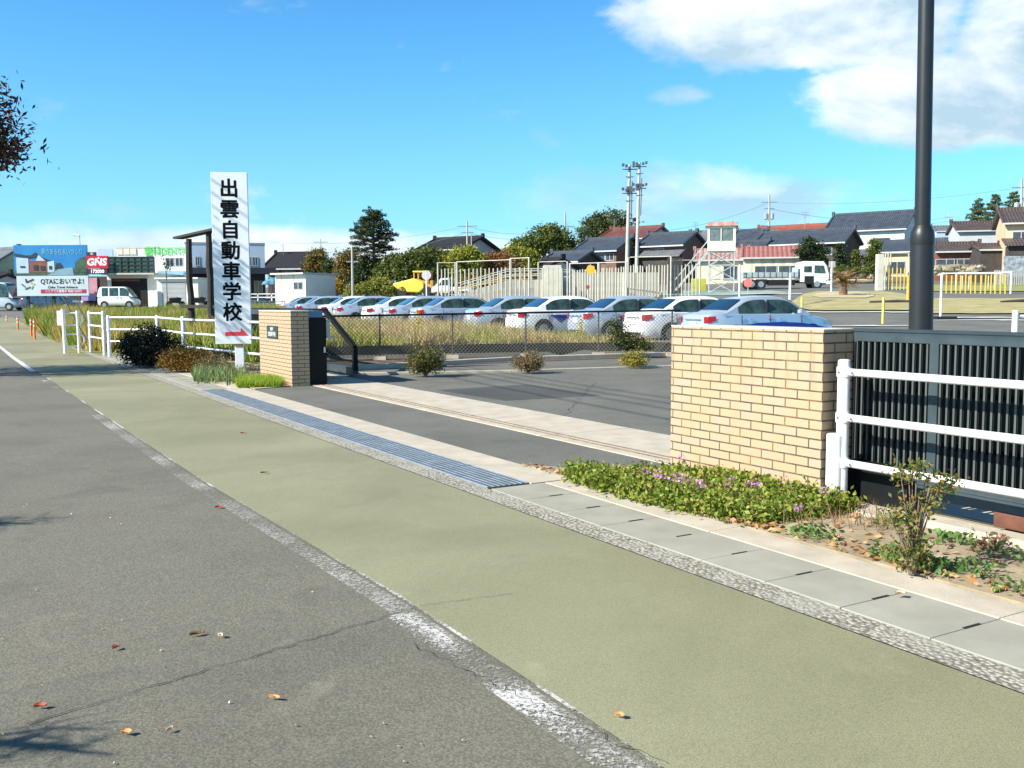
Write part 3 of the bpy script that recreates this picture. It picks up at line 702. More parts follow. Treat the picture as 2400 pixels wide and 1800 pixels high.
DG = leafmat('dark_bush_leaves', [(.006, .010, .006), (.012, .018, .010), (.03, .03, .02)], trans=.05)
p = at(352, 838, 22.6); p.z = .03
bush('round_bush', 'rounded very dark bush in the tree shadow beside the guard rail', 'bush', p, [(0, 0, .50, .62, .6, .50), (.35, .1, .35, .45, .5, .35), (-.3, 0, .4, .4, .5, .38), (0, 0, .3, .6, .6, .3)], 17000, .06, DG, .09)
OZ = leafmat('autumn_azalea', [(.09, .07, .02), (.20, .11, .03), (.40, .20, .03), (.46, .26, .05), (.16, .15, .04)])
p = at(432, 870, 21.0); p.z = .03
bush('autumn_azalea', 'orange-brown autumn azalea bush at the foot of the timber frame', 'bush', p, [(-.15, 0, .26, .34, .40, .26), (.28, 0, .26, .34, .36, .24), (0, 0, .18, .52, .45, .18)], 11000, .045, OZ, .07)
p = at(500, 868, 20.3); p.z = .03
bush('autumn_azalea', 'thin olive-brown shrub directly left of the white sign post', 'bush', p, [(0, 0, .22, .34, .3, .22)], 1500, .04, leafmat('olive_leaves', [(.08, .07, .03), (.18, .15, .06), (.30, .22, .10)]), .06)
# iris clump and lawn tufts in front of the sign
n_ = 1500; ip = []
for _ in range(n_):
    k = random.random(); p = G(random.uniform(455, 570), random.gauss(884, 6)+0, .03); ip.append((p.x, p.y, .03))
o = link('iris_plants', grass_mesh('iris_plants', np.array(ip), .19, .016, .9), leafmat('iris_leaves', [(.05, .11, .05), (.10, .17, .07), (.22, .26, .06), (.30, .36, .20)]))
stuff(o, 'blue-green strappy iris leaves in front of the tall white sign', 'plants')
ip = []
for _ in range(4600):
    uu = random.uniform(555, 662); vv = random.uniform(893, 908)-(uu-560)*.02; p = G(uu, vv, .03); ip.append((p.x, p.y, .03))
stuff(link('grass', grass_mesh('grass', np.array(ip), .13, .007, .9), leafmat('bright_grass', [(.16, .27, .02), (.25, .36, .03), (.34, .42, .06)])), 'bright yellow-green grass tufts at the foot of the brick pillar', 'grass')
ip = []
for _ in range(1500):
    p = ST(random.uniform(17, 24), random.uniform(4.5, 6.2)); ip.append((p.x, p.y, .03))
stuff(link('grass', grass_mesh('grass', np.array(ip), .07, .007, .9), leafmat('dry_grass_bed', [(.20, .17, .06), (.28, .22, .08), (.18, .20, .05)])), 'short dry grass on the bed around the sign post', 'grass')

# bushes at the entrance kerb
EB = leafmat('entrance_bush', [(.03, .035, .015), (.09, .10, .03), (.20, .19, .04), (.14, .10, .05)])
for (uu, vv, hgt, wd_, lb, nn) in ((996, 882, .68, .38, 'rounded green bush on the entrance kerb, largest of the three by the fence', 5200), (1238, 874, .48, .33, 'reddish-brown small bush in the middle of the entrance kerb', 2600), (1486, 862, .38, .34, 'small yellow-green bush on the kerb nearest the foreground brick wall', 2200)):
    p = G(uu, vv, .03); p.y += .1
    m_ = EB if hgt > .6 else (leafmat('reddish_bush', [(.07, .05, .03), (.20, .13, .07), (.22, .19, .05)]) if hgt > .45 else leafmat('yellow_bush', [(.10, .09, .02), (.28, .24, .04), (.36, .30, .05)]))
    bush('entrance_bush', lb, 'bush', p, [(0, 0, hgt*.55, wd_, wd_, hgt*.42), (wd_*.4, 0, hgt*.3, wd_*.6, wd_*.6, hgt*.25), (-wd_*.4, 0, hgt*.35, wd_*.6, wd_*.6, hgt*.3)], nn, .045, m_, .055, 26, group='bushes on the entrance kerb')
p = G(1466, 838, .03); p.z = .2
bush('fence_bush', 'spreading dark green bush growing through the chain-link fence', 'bush', p, [(0, 0, .28, .42, .25, .28), (-.22, -.1, .6, .22, .16, .36), (.4, 0, .12, .36, .25, .18)], 3000, .06, leafmat('fence_bush', [(.012, .02, .008), (.04, .06, .015), (.14, .15, .03)]), .09)

# verge of tall dry grass between the retaining wall and the cars
carline = lambda x: np.interp(x, [-16, -10, -3.8, 0, 5.5], [57, 47, 38.2, 32.6, 26.2])
def verge(n, pick, h, seed_cols, label, name='tall_grass', w_=.016):
    out = []; hs = []
    while len(out) < n:
        x = random.uniform(-13, 5.2); y = random.uniform(24.2, 52)
        if y < y_w(x)+.2 or y > carline(x)-.3 or x/y < -.235: continue
        k = math.sin(x*1.7+y*.8)+math.sin(x*.6-y*1.1+2)
        if not pick(x, y, k): continue
        out.append((x, y, zg(x, y))); hs.append(h*(.75+.3*math.sin(x*2.3)*math.sin(y))*np.interp(x, [-8, -1, 2.5, 5], [1.15, .95, .55, .4]))
    o = link(name, grass_mesh(name, np.array(out), np.array(hs), w_, .95), leafmat(name+'_blades', seed_cols)); stuff(o, label, 'grass'); return o
verge(19000, lambda x, y, k: k < .5, .58, [(.36, .27, .12), (.52, .39, .20), (.62, .48, .26), (.44, .35, .12)], 'tall straw-coloured dry grass on the bank in front of the sedans')
verge(24000, lambda x, y, k: k > -.7, .47, [(.20, .24, .05), (.36, .37, .08), (.48, .43, .14)], 'green and yellow weeds mixed in the grass bank behind the fence')
def goldenrod(label, p, h):
    g = thing('goldenrod', label, 'plant', p); obj('stem', MB().tube([(0, 0, 0), (.03, 0, h)], .012, 5), mm('weedstem', (.15, .18, .05), .8, .2, 9), g)
    P = rng.normal(size=(160, 3))*[.05, .05, .16]+[.02, 0, h*.85]; link('flower_head', leaf_mesh('flower_head', P, .05, .6), M.setdefault('goldflower', leafmat('golden_flowers', [(.62, .44, .02), (.75, .56, .03)])), g)
for uu, vv, Y, h, lb in ((980, 772, 29, .72, 'yellow goldenrod plant left of the middle of the grass bank'), (1360, 792, 27.6, .52, 'short yellow goldenrod in front of the red-lamped sedans')):
    p = at(uu, vv, Y); p.z = zg(p.x, p.y)+.05; goldenrod(lb, p, h)

# rough field on the left, between path and far street
out = []; kk = []
while len(out) < 60000:
    s = random.uniform(22, 60); t_ = random.uniform(3.55, 28); p = ST(s, t_); u_ = 1200+2250*p.x/p.y
    if t_ < 5.0 and s < 30: continue
    if t_ < np.interp(s, [22, 30, 33, 36], [6.8, 5.2, 3.7, 3.5]) or u_ > 660 or p.y > 66 or p.y < 24: continue
    if p.y > 60 and u_ < 200: continue
    out.append((p.x, p.y, zg(p.x, p.y))); kk.append(.56+.16*math.sin(p.x*.9)*math.sin(p.y*.6)+(.12 if u_ > 330 else .22))
out = np.array(out); kk = np.array(kk)
k1 = np.sin(out[:, 0]*1.3)+np.sin(out[:, 1]*.9) > .15
stuff(link('tall_grass', grass_mesh('tall_grass', out[k1], kk[k1], .034, .6), leafmat('field_yellow', [(.30, .26, .05), (.42, .36, .08), (.46, .36, .13), (.34, .24, .10)])), 'yellow overgrown field grass behind the white guard rails', 'grass')
stuff(link('tall_grass', grass_mesh('tall_grass', out[~k1], kk[~k1], .034, .6), leafmat('field_green', [(.12, .18, .03), (.20, .27, .04), (.34, .34, .07)])), 'green patches of weeds in the overgrown field on the left', 'grass')
P = []
for _ in range(110):
    s = random.uniform(25, 40); t_ = random.uniform(4.8, 8); p = ST(s, t_)
    c_ = np.array([p.x, p.y, .22]); P.append(c_+rng.normal(size=(60, 3))*[.22, .22, .12])
stuff(link('weeds', leaf_mesh('weeds', np.concatenate(P), .075, .5), leafmat('field_weeds', [(.07, .13, .02), (.17, .23, .04), (.34, .33, .09)])), 'leafy green weeds along the path edge by the guard rails', 'weeds')
drp = []
for v_ in (712, 722, 735, 760, 800, 835):
    drp.append([GT(uu, v_)+Vector((0, 0, .012)) for uu in np.linspace(90 if v_ < 800 else 160, 640, 14)])
structure(obj('field_soil', MB().grid(drp), mat('field_soil', (.24, .22, .08), .95, .4, 2, col2=(.12, .14, .04))))

# fallen leaves on the road
LR = mat('leaf_red', (.38, .07, .03), .6, .4, 20); LO = mat('leaf_orange', (.62, .30, .10), .6, .4, 20); LBn = mat('leaf_brown', (.22, .10, .04), .7, .4, 20); LPk = mat('leaf_pale', (.66, .48, .30), .6, .3, 20)
def leaf(label, u, v, m, ln=.075, wd_=.04, z=.012, rz=0):
    mb = MB(); rows = []; ln *= .78; wd_ *= .78
    for i in range(7):
        x = -ln/2+ln*i/6; w2 = wd_/2*math.sin(PI*min(1, max(.04, i/6)))**.8
        rows.append([(x, -w2, .012+.006*math.sin(i)), (x, 0, .002+.004*i/6), (x, w2, .014)])
    mb.grid(rows)
    for i in range(6): pass
    o = obj('fallen_leaf', mb, m, loc=G(u, v, z), rz=rz); o.modifiers.new('solid', 'SOLIDIFY').thickness = .0012
    return tag(o, label, 'leaf', 'fallen leaves on the road')
for a in (('red leaf beside the worn white line at the upper edge of the green strip', 513, 1190, LR, .07, .05, .012, .3),
          ('large red-brown curled leaf on the asphalt left of centre', 462, 1488, LBn, .085, .035, .012, .5), ('pale orange leaf right beside the large curled leaf', 517, 1492, LPk, .045, .025, .012, -.6),
          ('small dark red leaf on the asphalt between the crack and the left edge', 272, 1520, LR, .045, .04, .012, 1), ('red leaf lying on the crack near the left edge', 95, 1658, LR, .06, .035, .012, .2),
          ('orange-brown leaf near the bottom left, above the feathery shadow', 296, 1720, LO, .055, .035, .012, 0), ('pale leaf right of the orange-brown leaf at the bottom left', 398, 1713, LPk, .04, .025, .012, 1),
          ('thin tan leaf below the crack left of the green strip', 644, 1638, LO, .06, .018, .012, -.3), ('orange leaf alone on the green strip near the bottom', 1452, 1680, LO, .05, .032, .016, -.5),
          ('dark brown thin leaf on the middle of the green strip', 620, 1109, LBn, .09, .03, .016, .2), ('dark brown thin leaf on the far part of the green strip', 571, 1016, LBn, .10, .03, .016, 0),
          ('pale dry leaf on the concrete gutter cover at the right', 2110, 1393, LPk, .075, .05, .036, .1)):
    leaf(*a)
pp = []
for _ in range(140):
    p = G(random.uniform(0, 1100), random.uniform(950, 1790), .013); s_, t_ = st_of(p)
    if t_ < 1.7: pp.append(tuple(p))
stuff(link('grit', leaf_mesh('grit', np.array(pp), .011, .8, flat=.7), leafmat('grit', [(.5, .4, .3), (.65, .6, .5), (.3, .2, .12)])), 'tiny pale specks of grit and petals on the asphalt', 'grit')

# ================================================================== cars
def paint(name, c, metal, rough=.28): return mat(name, c, rough, .03, .6, metal=metal, coat=.7)
P_SIL = paint('silver_paint', (.50, .58, .68), .45); P_WHI = paint('white_car_paint', (.82, .83, .85), 0)
GLS = mat('glass_painted_reflections', (.07, .13, .115), .06, .2, 3.2, coat=.3, col2=(.006, .010, .012)); GLB = mat('rear_glass', (.02, .06, .11), .05, .3, 2, metal=.5, coat=.6)  # dark glass: pale patches in the colour imitate reflections and the interior
TYR = mat('tyre_rubber', (.018, .018, .018), .85, .2, 9); RIM = mat('wheel_rim', (.55, .57, .6), .3, .1, 9, metal=.8)
RED = mat('tail_red', (.36, .006, .015), .2, .25, 12, coat=.5); LAMP = mat('lamp_clear', (.7, .72, .74), .15, .1, 9, coat=.5); TRIM = mat('black_trim', (.015, .015, .017), .5, .2, 5)
PLT = mat('number_plate', (.72, .74, .70), .5, .08, 20); GREENSEAT = mat('mint_sticker', (.10, .55, .38), .6, .1, 6)
def lerp_(tab, x): return float(np.interp(x, [a for a, b in tab], [b for a, b in tab]))
def vehicle(root, m, L, hw, zb, top, cab, belt, roof, yroof, wheels, wr, sidewins, rear, front_, van=False):
    def hwx(x):
        k = abs(x-L/2)/(L/2); return hw*(1-.20*k**7-.03*k**2)
    xs = sorted(set([0, .03, .08, .18]+list(np.linspace(.35, L-.35, 15))+[L-.18, L-.08, L-.03, L]))
    rows = []
    for x in xs:
        zt = lerp_(top, x); h = hwx(x); e = min(x, L-x); lo = zb+(.10 if e < .04 else .04 if e < .1 else 0)
        half = [(0, lo), (h*.85, lo), (h*.965, lo+.09), (h, lo+(zt-lo)*.42), (h*.985, lo+(zt-lo)*.72), (h*.955, zt-.045), (h*.90, zt-.008), (h*.5, zt+.006), (0, zt+.012)]
        rows.append([(x, y, z) for y, z in half]+[(x, -y, z) for y, z in reversed(half[1:-1])]+[(x, 0, lo)])
    mb = MB().grid(rows); n = len(rows[0])
    mb.f.append(tuple(range(n-1))); mb.f.append(tuple(len(mb.v)-n+i for i in reversed(range(n-1))))
    bo = obj('body', mb, m, root, smooth=True)
    zbelt = belt-.06
    def ys(z): return hw*.945-(hw*.945-yroof)*max(0, (z-zbelt))/(roof-zbelt)
    xs = np.linspace(cab[0][0], cab[-1][0], 30); rows = []
    for x in xs:
        zt = max(lerp_(cab, x), zbelt+.02); hgt = zt-zbelt
        half = [(ys(zbelt), zbelt), (ys(zbelt+hgt*.5), zbelt+hgt*.5), (ys(zt-.09*hgt/.5), zt-.10*hgt/.5), (ys(zt)-.05, zt-.025*hgt/.5), (ys(zt)-.16, zt), (ys(zt)*.4, zt+.012), (0, zt+.015)]
        rows.append([(x, y, z) for y, z in half]+[(x, -y, z) for y, z in reversed(half[:-1])])
    obj('roof', MB().grid(rows), m, root, smooth=True)
    for wl in sidewins:
        x0, x1, kind = wl
        for sgn in (1, -1):
            mb = MB(); r0, r1, r2 = [], [], []
            for x in np.linspace(x0, x1, 10):
                zt = min(lerp_(cab, x)-.085, roof-.10); z0 = belt+.012; zt = max(zt, z0+.004)
                for r_, z in ((r0, z0), (r1, (z0+zt)/2), (r2, zt)): r_.append((x, sgn*(ys(z)+.010), z))
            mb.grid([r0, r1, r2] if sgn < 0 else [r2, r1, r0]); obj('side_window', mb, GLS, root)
    for (x0, x1, kind) in (rear, front_):
        rows = []; xs2 = np.linspace(x0, x1, 7)
        for i, x in enumerate(xs2):
            z = lerp_(cab, x); dzdx = (lerp_(cab, x+.02)-lerp_(cab, x-.02))/.04; nn = Vector((-dzdx, 0, 1)).normalized()*.018
            yy = ys(z)-.10; rows.append([(x+nn.x, yy*q, z+nn.z+.012*(1-q*q)) for q in (-1, -.5, 0, .5, 1)])
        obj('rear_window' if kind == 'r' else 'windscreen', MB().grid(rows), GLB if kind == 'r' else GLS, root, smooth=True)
    # wheels
    for wx in wheels:
        for sgn in (1, -1):
            y = sgn*(hw*.985); mb = MB()
            pts = [(wx+(wr+.055)*math.cos(a), (wr)+(wr+.055)*math.sin(a)) for a in np.linspace(PI*-.02, PI*1.02, 14)]
            mb.prof(pts, y-.02*sgn-.012, y-.02*sgn+.030 if sgn > 0 else y+.02-.030)
            obj('wheel_arch', mb, TRIM, root)
            wh = obj('wheel', MB().tube([(wx, y-.20*sgn, wr), (wx, y+.012*sgn, wr)], wr, 20), TYR, root, smooth=True)
            obj('rim', MB().tube([(wx, y-.1*sgn, wr), (wx, y+.022*sgn, wr)], [wr*.66, wr*.6], 16), RIM, wh)
    return bo, hwx, ys
def rearlights(root, hwx, z0, z1, yin, xs_, m=RED, L=0, front=False):
    for sgn in (1, -1):
        pts = []
        for k in range(8):
            f = k/7
            if f < .45: x, y = -.014, yin+(hwx(.0)-.02-yin)*f/.45
            else: x = -.014+(xs_)*((f-.45)/.55); y = hwx(max(x, 0))+.012
            if front: x = L-x
            pts.append((x, y))
        lo = [(x, sgn*y, z0+(.05 if i > 5 else 0)) for i, (x, y) in enumerate(pts)]; hi = [(x, sgn*y, z1+(.02*i/7)) for i, (x, y) in enumerate(pts)]
        inn = [(L/2 if front else .4, sgn*(y-.1 if y > .2 else y), z) for (x, y, z) in [(p[0], abs(p[1]), p[2]) for p in lo]]
        obj('headlight' if front else 'tail_light', MB().grid([lo, hi]), m, root)
def sedan(label, m, group):
    r = thing('parked_sedan', label, 'car', (0, 0, 0), 0, group)
    top = [(0, .70), (.02, .88), (.10, .985), (.35, 1.02), (.9, 1.0), (3.0, .98), (3.25, .965), (3.8, .87), (4.15, .75), (4.3, .62), (4.36, .50)]
    cab = [(.50, .99), (.62, 1.03), (1.22, 1.37), (1.45, 1.43), (1.9, 1.462), (2.35, 1.46), (2.65, 1.415), (2.75, 1.385), (3.42, .97)]
    bo, hwx, ys = vehicle(r, m, 4.36, .848, .19, top, cab, .965, 1.462, .60, (.86, 3.46), .31, [(.98, 1.92, 's'), (2.0, 3.05, 's')], (.68, 1.20, 'r'), (2.82, 3.36, 'f'))
    rearlights(r, hwx, .72, .89, .56, .26); rearlights(r, hwx, .60, .74, .45, .40, LAMP, 4.36, True)
    obj('number_plate', MB().box(-.03, -.002, -.165, .165, .60, .765), PLT, r); obj('rear_trim', MB().box(-.022, .0, -.40, .40, .80, .835), RIM, r)
    obj('bumper_insert', MB().box(-.018, .05, -.5, .5, .26, .36), TRIM, r)
    for sgn in (1, -1):
        obj('mirror', MB().lathe([(.02, -.06), (.085, -.04), (.085, .05), (.03, .07)], 10), m, r, loc=(2.98, sgn*.90, 1.02), smooth=True)
        for hx in (1.28, 2.28): obj('door_handle', MB().box(hx, hx+.16, sgn*.852-.012, sgn*.852+.012, .815, .84), m, r)
        mb = MB()
        for hx in (1.05, 2.0, 3.08): mb.box(hx, hx+.007, sgn*.842-.010, sgn*.842+.012, .30, .93)
        obj('door_seam', mb, TRIM, r)
        obj('pillar_trim', MB().box(1.935, 1.985, sgn*.725-.05, sgn*.725+.03, .99, 1.32), TRIM, r)
    return r
HEAD = rad(22)    # the cars head up and away to the right
CARS = [(1660, 26.3, 0), (1513, 29.0, 1), (1375, 31.0, 0), (1221, 33.3, 1), (1118, 35.2, 0), (983, 39.1, 0), (918, 41.5, 0), (866, 44.3, 1), (796, 47.4, 0), (759, 50.0, 1), (702, 55, 0), (664, 58.7, 0)]
LB = ['silver-blue sedan nearest the brick wall with its whole side in view', 'white sedan directly left of the nearest silver-blue sedan', 'silver sedan third from the right end of the row', 'white sedan fourth from the right with a blue triangle on its rear flank',
      'silver sedan fifth from the right, left of the white one with the blue triangle', 'silver sedan left of the wide gap in the row, all side windows visible', 'silver sedan partly behind the one at the gap, seventh from the right',
      'white sedan in the left half of the row above the grass bank', 'silver sedan with red lamp between two white ones in the left half', 'white sedan just right of the gate nose, far left part of the row', 'silver sedan second from the far left end of the row', 'silver sedan at the far left end of the row above the brick pillar']
sed = {}
for i, (uu, Y, k) in enumerate(CARS):
    X = (uu-1200)/2250*Y*1.004
    right = Vector((math.sin(HEAD), -math.cos(HEAD), 0)); p = Vector((X, Y, 0))-right*.80
    p.z = zg(p.x+1.5, p.y+1.5)
    want = at(uu, 694, Y+1.2).z-1.47; p.z = want
    if k not in sed: sed[k] = sedan(LB[i], P_WHI if k else P_SIL, 'sedans parked in a row beyond the fence'); sed[k].location = p; sed[k].rotation_euler.z = HEAD; c = sed[k]
    else: c = dup(sed[k], p, HEAD, LB[i])
    CARS[i] = (c, p)
BLUE = mat('blue_decal', (.015, .06, .42), .35, .2, 4)
PROT = [(s, z) for s, z in ((1.1, .66), (1.6, .715), (2.4, .735), (3.1, .70), (3.75, .60), (4.0, .55), (3.6, .56), (2.6, .60), (1.7, .64))]
def sidedecal(root, name, poly, m, y=.853):
    mb = MB(); n = len(poly); mb.add([(x, -y-.004, z) for x, z in poly]+[(x, -y+.03, z) for x, z in poly], [tuple(range(n)), tuple(reversed(range(n, 2*n)))]+[(i, i+n, (i+1) % n+n, (i+1) % n) for i in range(n)])
    return obj(name, mb, m, root)
sidedecal(CARS[0][0], 'side_stripe', PROT, BLUE); sidedecal(CARS[0][0], 'side_emblem', [(1.95, .80), (2.03, .80), (2.0, .86)], RED)
sidedecal(CARS[3][0], 'side_emblem', [(1.15, .80), (1.95, .82), (1.5, .52)], BLUE, .846)
sidedecal(CARS[2][0], 'side_emblem', [(1.15, .80), (1.95, .82), (1.5, .52)], BLUE, .846)

# ================================================================== buildings
def tilemat(name, c, c2, pitch=.3, rough=.45):
    m, t, b = nodes(name)
    wv = N(t, 'ShaderNodeTexWave', wave_type='BANDS', bands_direction='X', wave_profile='SIN'); wv.inputs['Scale'].default_value = .314/pitch; t.links.new(coord(t), wv.inputs[0])
    wz = N(t, 'ShaderNodeTexWave', wave_type='BANDS', bands_direction='Z', wave_profile='SAW'); wz.inputs['Scale'].default_value = .314/.18; t.links.new(coord(t), wz.inputs[0])
    base = mixc(t, ramp(t, noise(t, 1.3, 5), [(.3, (0, 0, 0)), (.7, (1, 1, 1))]), c, c2)
    k = mixc(t, 1.0, ramp(t, wv.outputs[1], [(0, (.55, .55, .55)), (.5, (1, 1, 1))]), ramp(t, wz.outputs[1], [(0, (.7, .7, .7)), (.4, (1, 1, 1))]), 'MULTIPLY')
    t.links.new(mixc(t, 1.0, base, k, 'MULTIPLY'), b.inputs['Base Color']); b.inputs['Roughness'].default_value = rough
    bumpn(t, b, wv.outputs[1], .8, .04); return m
T_BLUE = tilemat('blue_grey_tiles', (.075, .092, .125), (.045, .058, .08)); T_DARK = tilemat('black_tiles', (.018, .018, .024), (.010, .010, .014), .3, .75)
T_RED = tilemat('red_brown_tiles', (.22, .07, .05), (.15, .05, .045)); T_OR = tilemat('orange_tiles', (.36, .10, .05), (.26, .08, .05)); T_PINK = tilemat('faded_pink_sheet', (.42, .17, .15), (.34, .14, .12), .5)
T_BRN = tilemat('brown_tiles', (.12, .09, .08), (.08, .06, .055)); T_GREY = tilemat('grey_sheet_roof', (.20, .21, .23), (.14, .15, .17), .4)
W_CREAM = mat('cream_wall', (.66, .62, .50), .8, .12, .8); W_WHITE = mat('white_wall', (.80, .79, .75), .75, .08, .6); W_BROWN = mat('brown_timber_wall', (.17, .10, .07), .8, .4, 2)
W_GREY = mat('grey_wall', (.46, .48, .50), .8, .1, .7); W_DARK = mat('dark_timber_wall', (.055, .045, .042), .85, .4, 2); W_BEIGE = mat('beige_wall', (.62, .46, .30), .8, .1, .7)
EAVE = mat('eave_pale', (.50, .50, .48), .6, .1, 3); WGL = mat('window_glass', (.05, .07, .09), .08, .5, 3); FRW = mat('window_frame', (.42, .42, .42), .5, .1, 3); W_BLUE = mat('pale_blue_wall', (.40, .50, .62), .7, .08, .5)
def corr(name, c, c2, pitch=.22, dirn='X'):
    m, t, b = nodes(name)
    wv = N(t, 'ShaderNodeTexWave', wave_type='BANDS', bands_direction=dirn, wave_profile='SIN'); wv.inputs['Scale'].default_value = .314/pitch; t.links.new(coord(t), wv.inputs[0])
    base = mixc(t, ramp(t, noise(t, .8, 5, .65), [(.35, (0, 0, 0)), (.7, (1, 1, 1))]), c, c2)
    t.links.new(mixc(t, 1.0, base, ramp(t, wv.outputs[1], [(0, (.78, .78, .78)), (.5, (1, 1, 1))]), 'MULTIPLY'), b.inputs['Base Color']); b.inputs['Roughness'].default_value = .65
    bumpn(t, b, wv.outputs[1], .6, .03); return m
C_CREAM = corr('cream_corrugated', (.68, .64, .50), (.52, .46, .34), 1.1); C_WHITE = corr('white_corrugated', (.66, .68, .70), (.56, .58, .60), .3); C_GREY = corr('grey_shutter', (.42, .43, .46), (.36, .37, .40), .12, 'Z')
def window(parent, x, y, z, w_, h, axis='y', panes=2, glass=None):
    fr = MB(); gl = MB(); t_ = .07; s_ = .05
    def bx(mb, a0, a1, d0, d1, z0, z1):
        if axis == 'y': mb.box(x+a0, x+a1, y+d0, y+d1, z+z0, z+z1)
        else: mb.box(x-d1, x-d0, y+a0, y+a1, z+z0, z+z1)
    bx(fr, -w_/2, w_/2, -s_, .03, h-t_, h); bx(fr, -w_/2, w_/2, -s_, .03, 0, t_)
    for k in range(panes+1): bx(fr, -w_/2+(w_-t_)*k/panes, -w_/2+(w_-t_)*k/panes+t_, -s_+.002, .028, t_, h-t_)
    bx(gl, -w_/2+.03, w_/2-.03, -.022, .02, .03, h-.03)
    f = obj('window', fr, FRW, parent); obj('pane', gl, glass or WGL, f); return f
def zat(v, Y): return at(1200, v, Y).z
def house(label, uL, uR, Y, v_eave, v_ridge, depth, yaw, wm, rm, wins=(), gwins=(), ov=.55, hip=False, cat='house', name='house', group=None, low=None, base=None):
    uc = (uL+uR)/2; W = (uR-uL)*Y/2250/math.cos(yaw)/(1-.5*0); p = at(uc, 700, Y); zb = (zg(p.x, Y)-.6) if base is None else base
    h = thing(name, label, cat, (p.x, Y, zb), yaw, group)
    ze = zat(v_eave, Y)-zb; zr = zat(v_ridge, Y+depth/2)-zb
    body = [(-W/2, 0), (W/2, 0), (W/2, depth), (-W/2, depth)]
    mb = MB().slab(body, 0, ze)
    k = (zr-ze)/(depth/2)
    if not hip: mb.add([(-W/2, 0, ze), (-W/2, depth, ze), (-W/2, depth/2, zr-.05), (W/2, 0, ze), (W/2, depth, ze), (W/2, depth/2, zr-.05)], [(0, 1, 2), (5, 4, 3), (0, 2, 5, 3), (1, 4, 5, 2)])
    obj('wall', mb, wm, h)
    ov_ = ov; th = .16
    if not hip:
        mb = MB()
        for sy in (0, 1):
            y0 = -ov_ if sy == 0 else depth+ov_; z0 = ze-k*ov_
            vs = [(-W/2-ov_*.7, y0, z0), (W/2+ov_*.7, y0, z0), (W/2+ov_*.7, depth/2, zr), (-W/2-ov_*.7, depth/2, zr)]
            mb.add(vs+[(x, y, z+th) for x, y, z in vs], [(3, 2, 1, 0), (4, 5, 6, 7), (0, 1, 5, 4), (1, 2, 6, 5), (2, 3, 7, 6), (3, 0, 4, 7)])
    else:
        hl = W/2-depth*.42; z0 = ze-k*ov_; a = [(-W/2-ov_, -ov_, z0), (W/2+ov_, -ov_, z0), (W/2+ov_, depth+ov_, z0), (-W/2-ov_, depth+ov_, z0), (-hl, depth/2, zr), (hl, depth/2, zr)]
        mb = MB().add(a+[(x, y, z-.12) for x, y, z in a[:4]], [(0, 1, 5, 4), (1, 2, 5), (2, 3, 4, 5), (3, 0, 4), (1, 0, 6, 7), (2, 1, 7, 8), (3, 2, 8, 9), (0, 3, 9, 6), (9, 8, 7, 6)])
    rf = obj('roof', mb, rm, h)
    wx = (W/2+ov_*.7) if not hip else W/2-depth*.42
    mb = MB().box(-wx, wx, depth/2-.16, depth/2+.16, zr+th-.06, zr+th+.24)
    for s_ in (-1, 1): mb.box(s_*wx-.16, s_*wx+.16, depth/2-.22, depth/2+.22, zr+th, zr+th+.48)
    if not hip:
        for s_ in (-1, 1):
            for y0 in (-ov_, depth+ov_): mb.bar((s_*(wx-.08), y0, ze-k*ov_+th+.05), (s_*(wx-.08), depth/2, zr+th+.05), .22, .14)
    obj('ridge_tiles', mb, rm, rf)
    obj('eave_board', MB().box(-W/2-ov_*.7, W/2+ov_*.7, -ov_-.05, -ov_-.003, ze-k*ov_-.02, ze-k*ov_+.14), EAVE, rf)
    for (fx, z, w_, hh_) in wins: window(h, fx*W, -.004, z if z > 0 else ze+z, w_, hh_)
    for (fy_, z, w_, hh_) in gwins: window(h, W/2+.004, fy_*depth, z if z > 0 else ze+z, w_, hh_, 'x')
    if low:   # lower lean-to roof along the front
        z1, dd, mt = low; z1 = zat(z1, Y)-zb
        vs = [(-W/2-.4, -dd-.5, z1-.8), (W/2+.4, -dd-.5, z1-.8), (W/2+.4, -.01, z1), (-W/2-.4, -.01, z1)]
        obj('lean_to_roof', MB().add(vs+[(x, y, z+.13) for x, y, z in vs], [(3, 2, 1, 0), (4, 5, 6, 7), (0, 1, 5, 4), (1, 2, 6, 5), (2, 3, 7, 6), (3, 0, 4, 7)]), mt, h)
        obj('lean_to_wall', MB().box(-W/2, W/2, -dd, -.02, 0, z1-.75), W_DARK, h)
    return h
Yw = rad(-36)
house('large white two-storey house with blue-grey roof left of the lamp post', 1952, 2094, 128, 541, 508, 7.5, Yw, W_WHITE, T_BLUE, wins=((-.18, -2.4, 2.6, 1.2), (.22, -2.4, 2.2, 1.2), (-.3, .9, 2.0, 1.6), (.2, .9, 2.0, 1.6)), gwins=((.6, -2.6, 1.6, 1.3),), low=(590, 1.2, T_BLUE))
hh = [o for o in COL.objects if o.get('label', '').startswith('large white two')][0]
obj('solar_heater', MB().add([(1.2, 1.0, 0), (3.8, 1.0, 0), (3.8, 2.7, .9), (1.2, 2.7, .9)], [(0, 1, 2, 3), (3, 2, 1, 0)]).box(1.2, 3.8, 2.7, 3.3, .6, 1.2), mat('heater_pale', (.55, .62, .66), .3, .1, 4), hh, loc=(0, .6, zat(512, 128)-hh.location.z-1.0))
house('single-storey annex with grey tiles directly beside the lamp post', 2072, 2190, 118, 592, 572, 6, Yw, W_BEIGE, T_BLUE, wins=((-.2, .9, 2, 1.6), (.15, .9, 1.6, 1.8)))
house('long dark-walled farmhouse with blue-grey roof behind the pink-roofed shed', 1785, 1952, 119, 573, 549, 6.5, Yw, W_DARK, T_BLUE, wins=((.3, -1.6, 1.8, 1.0),))
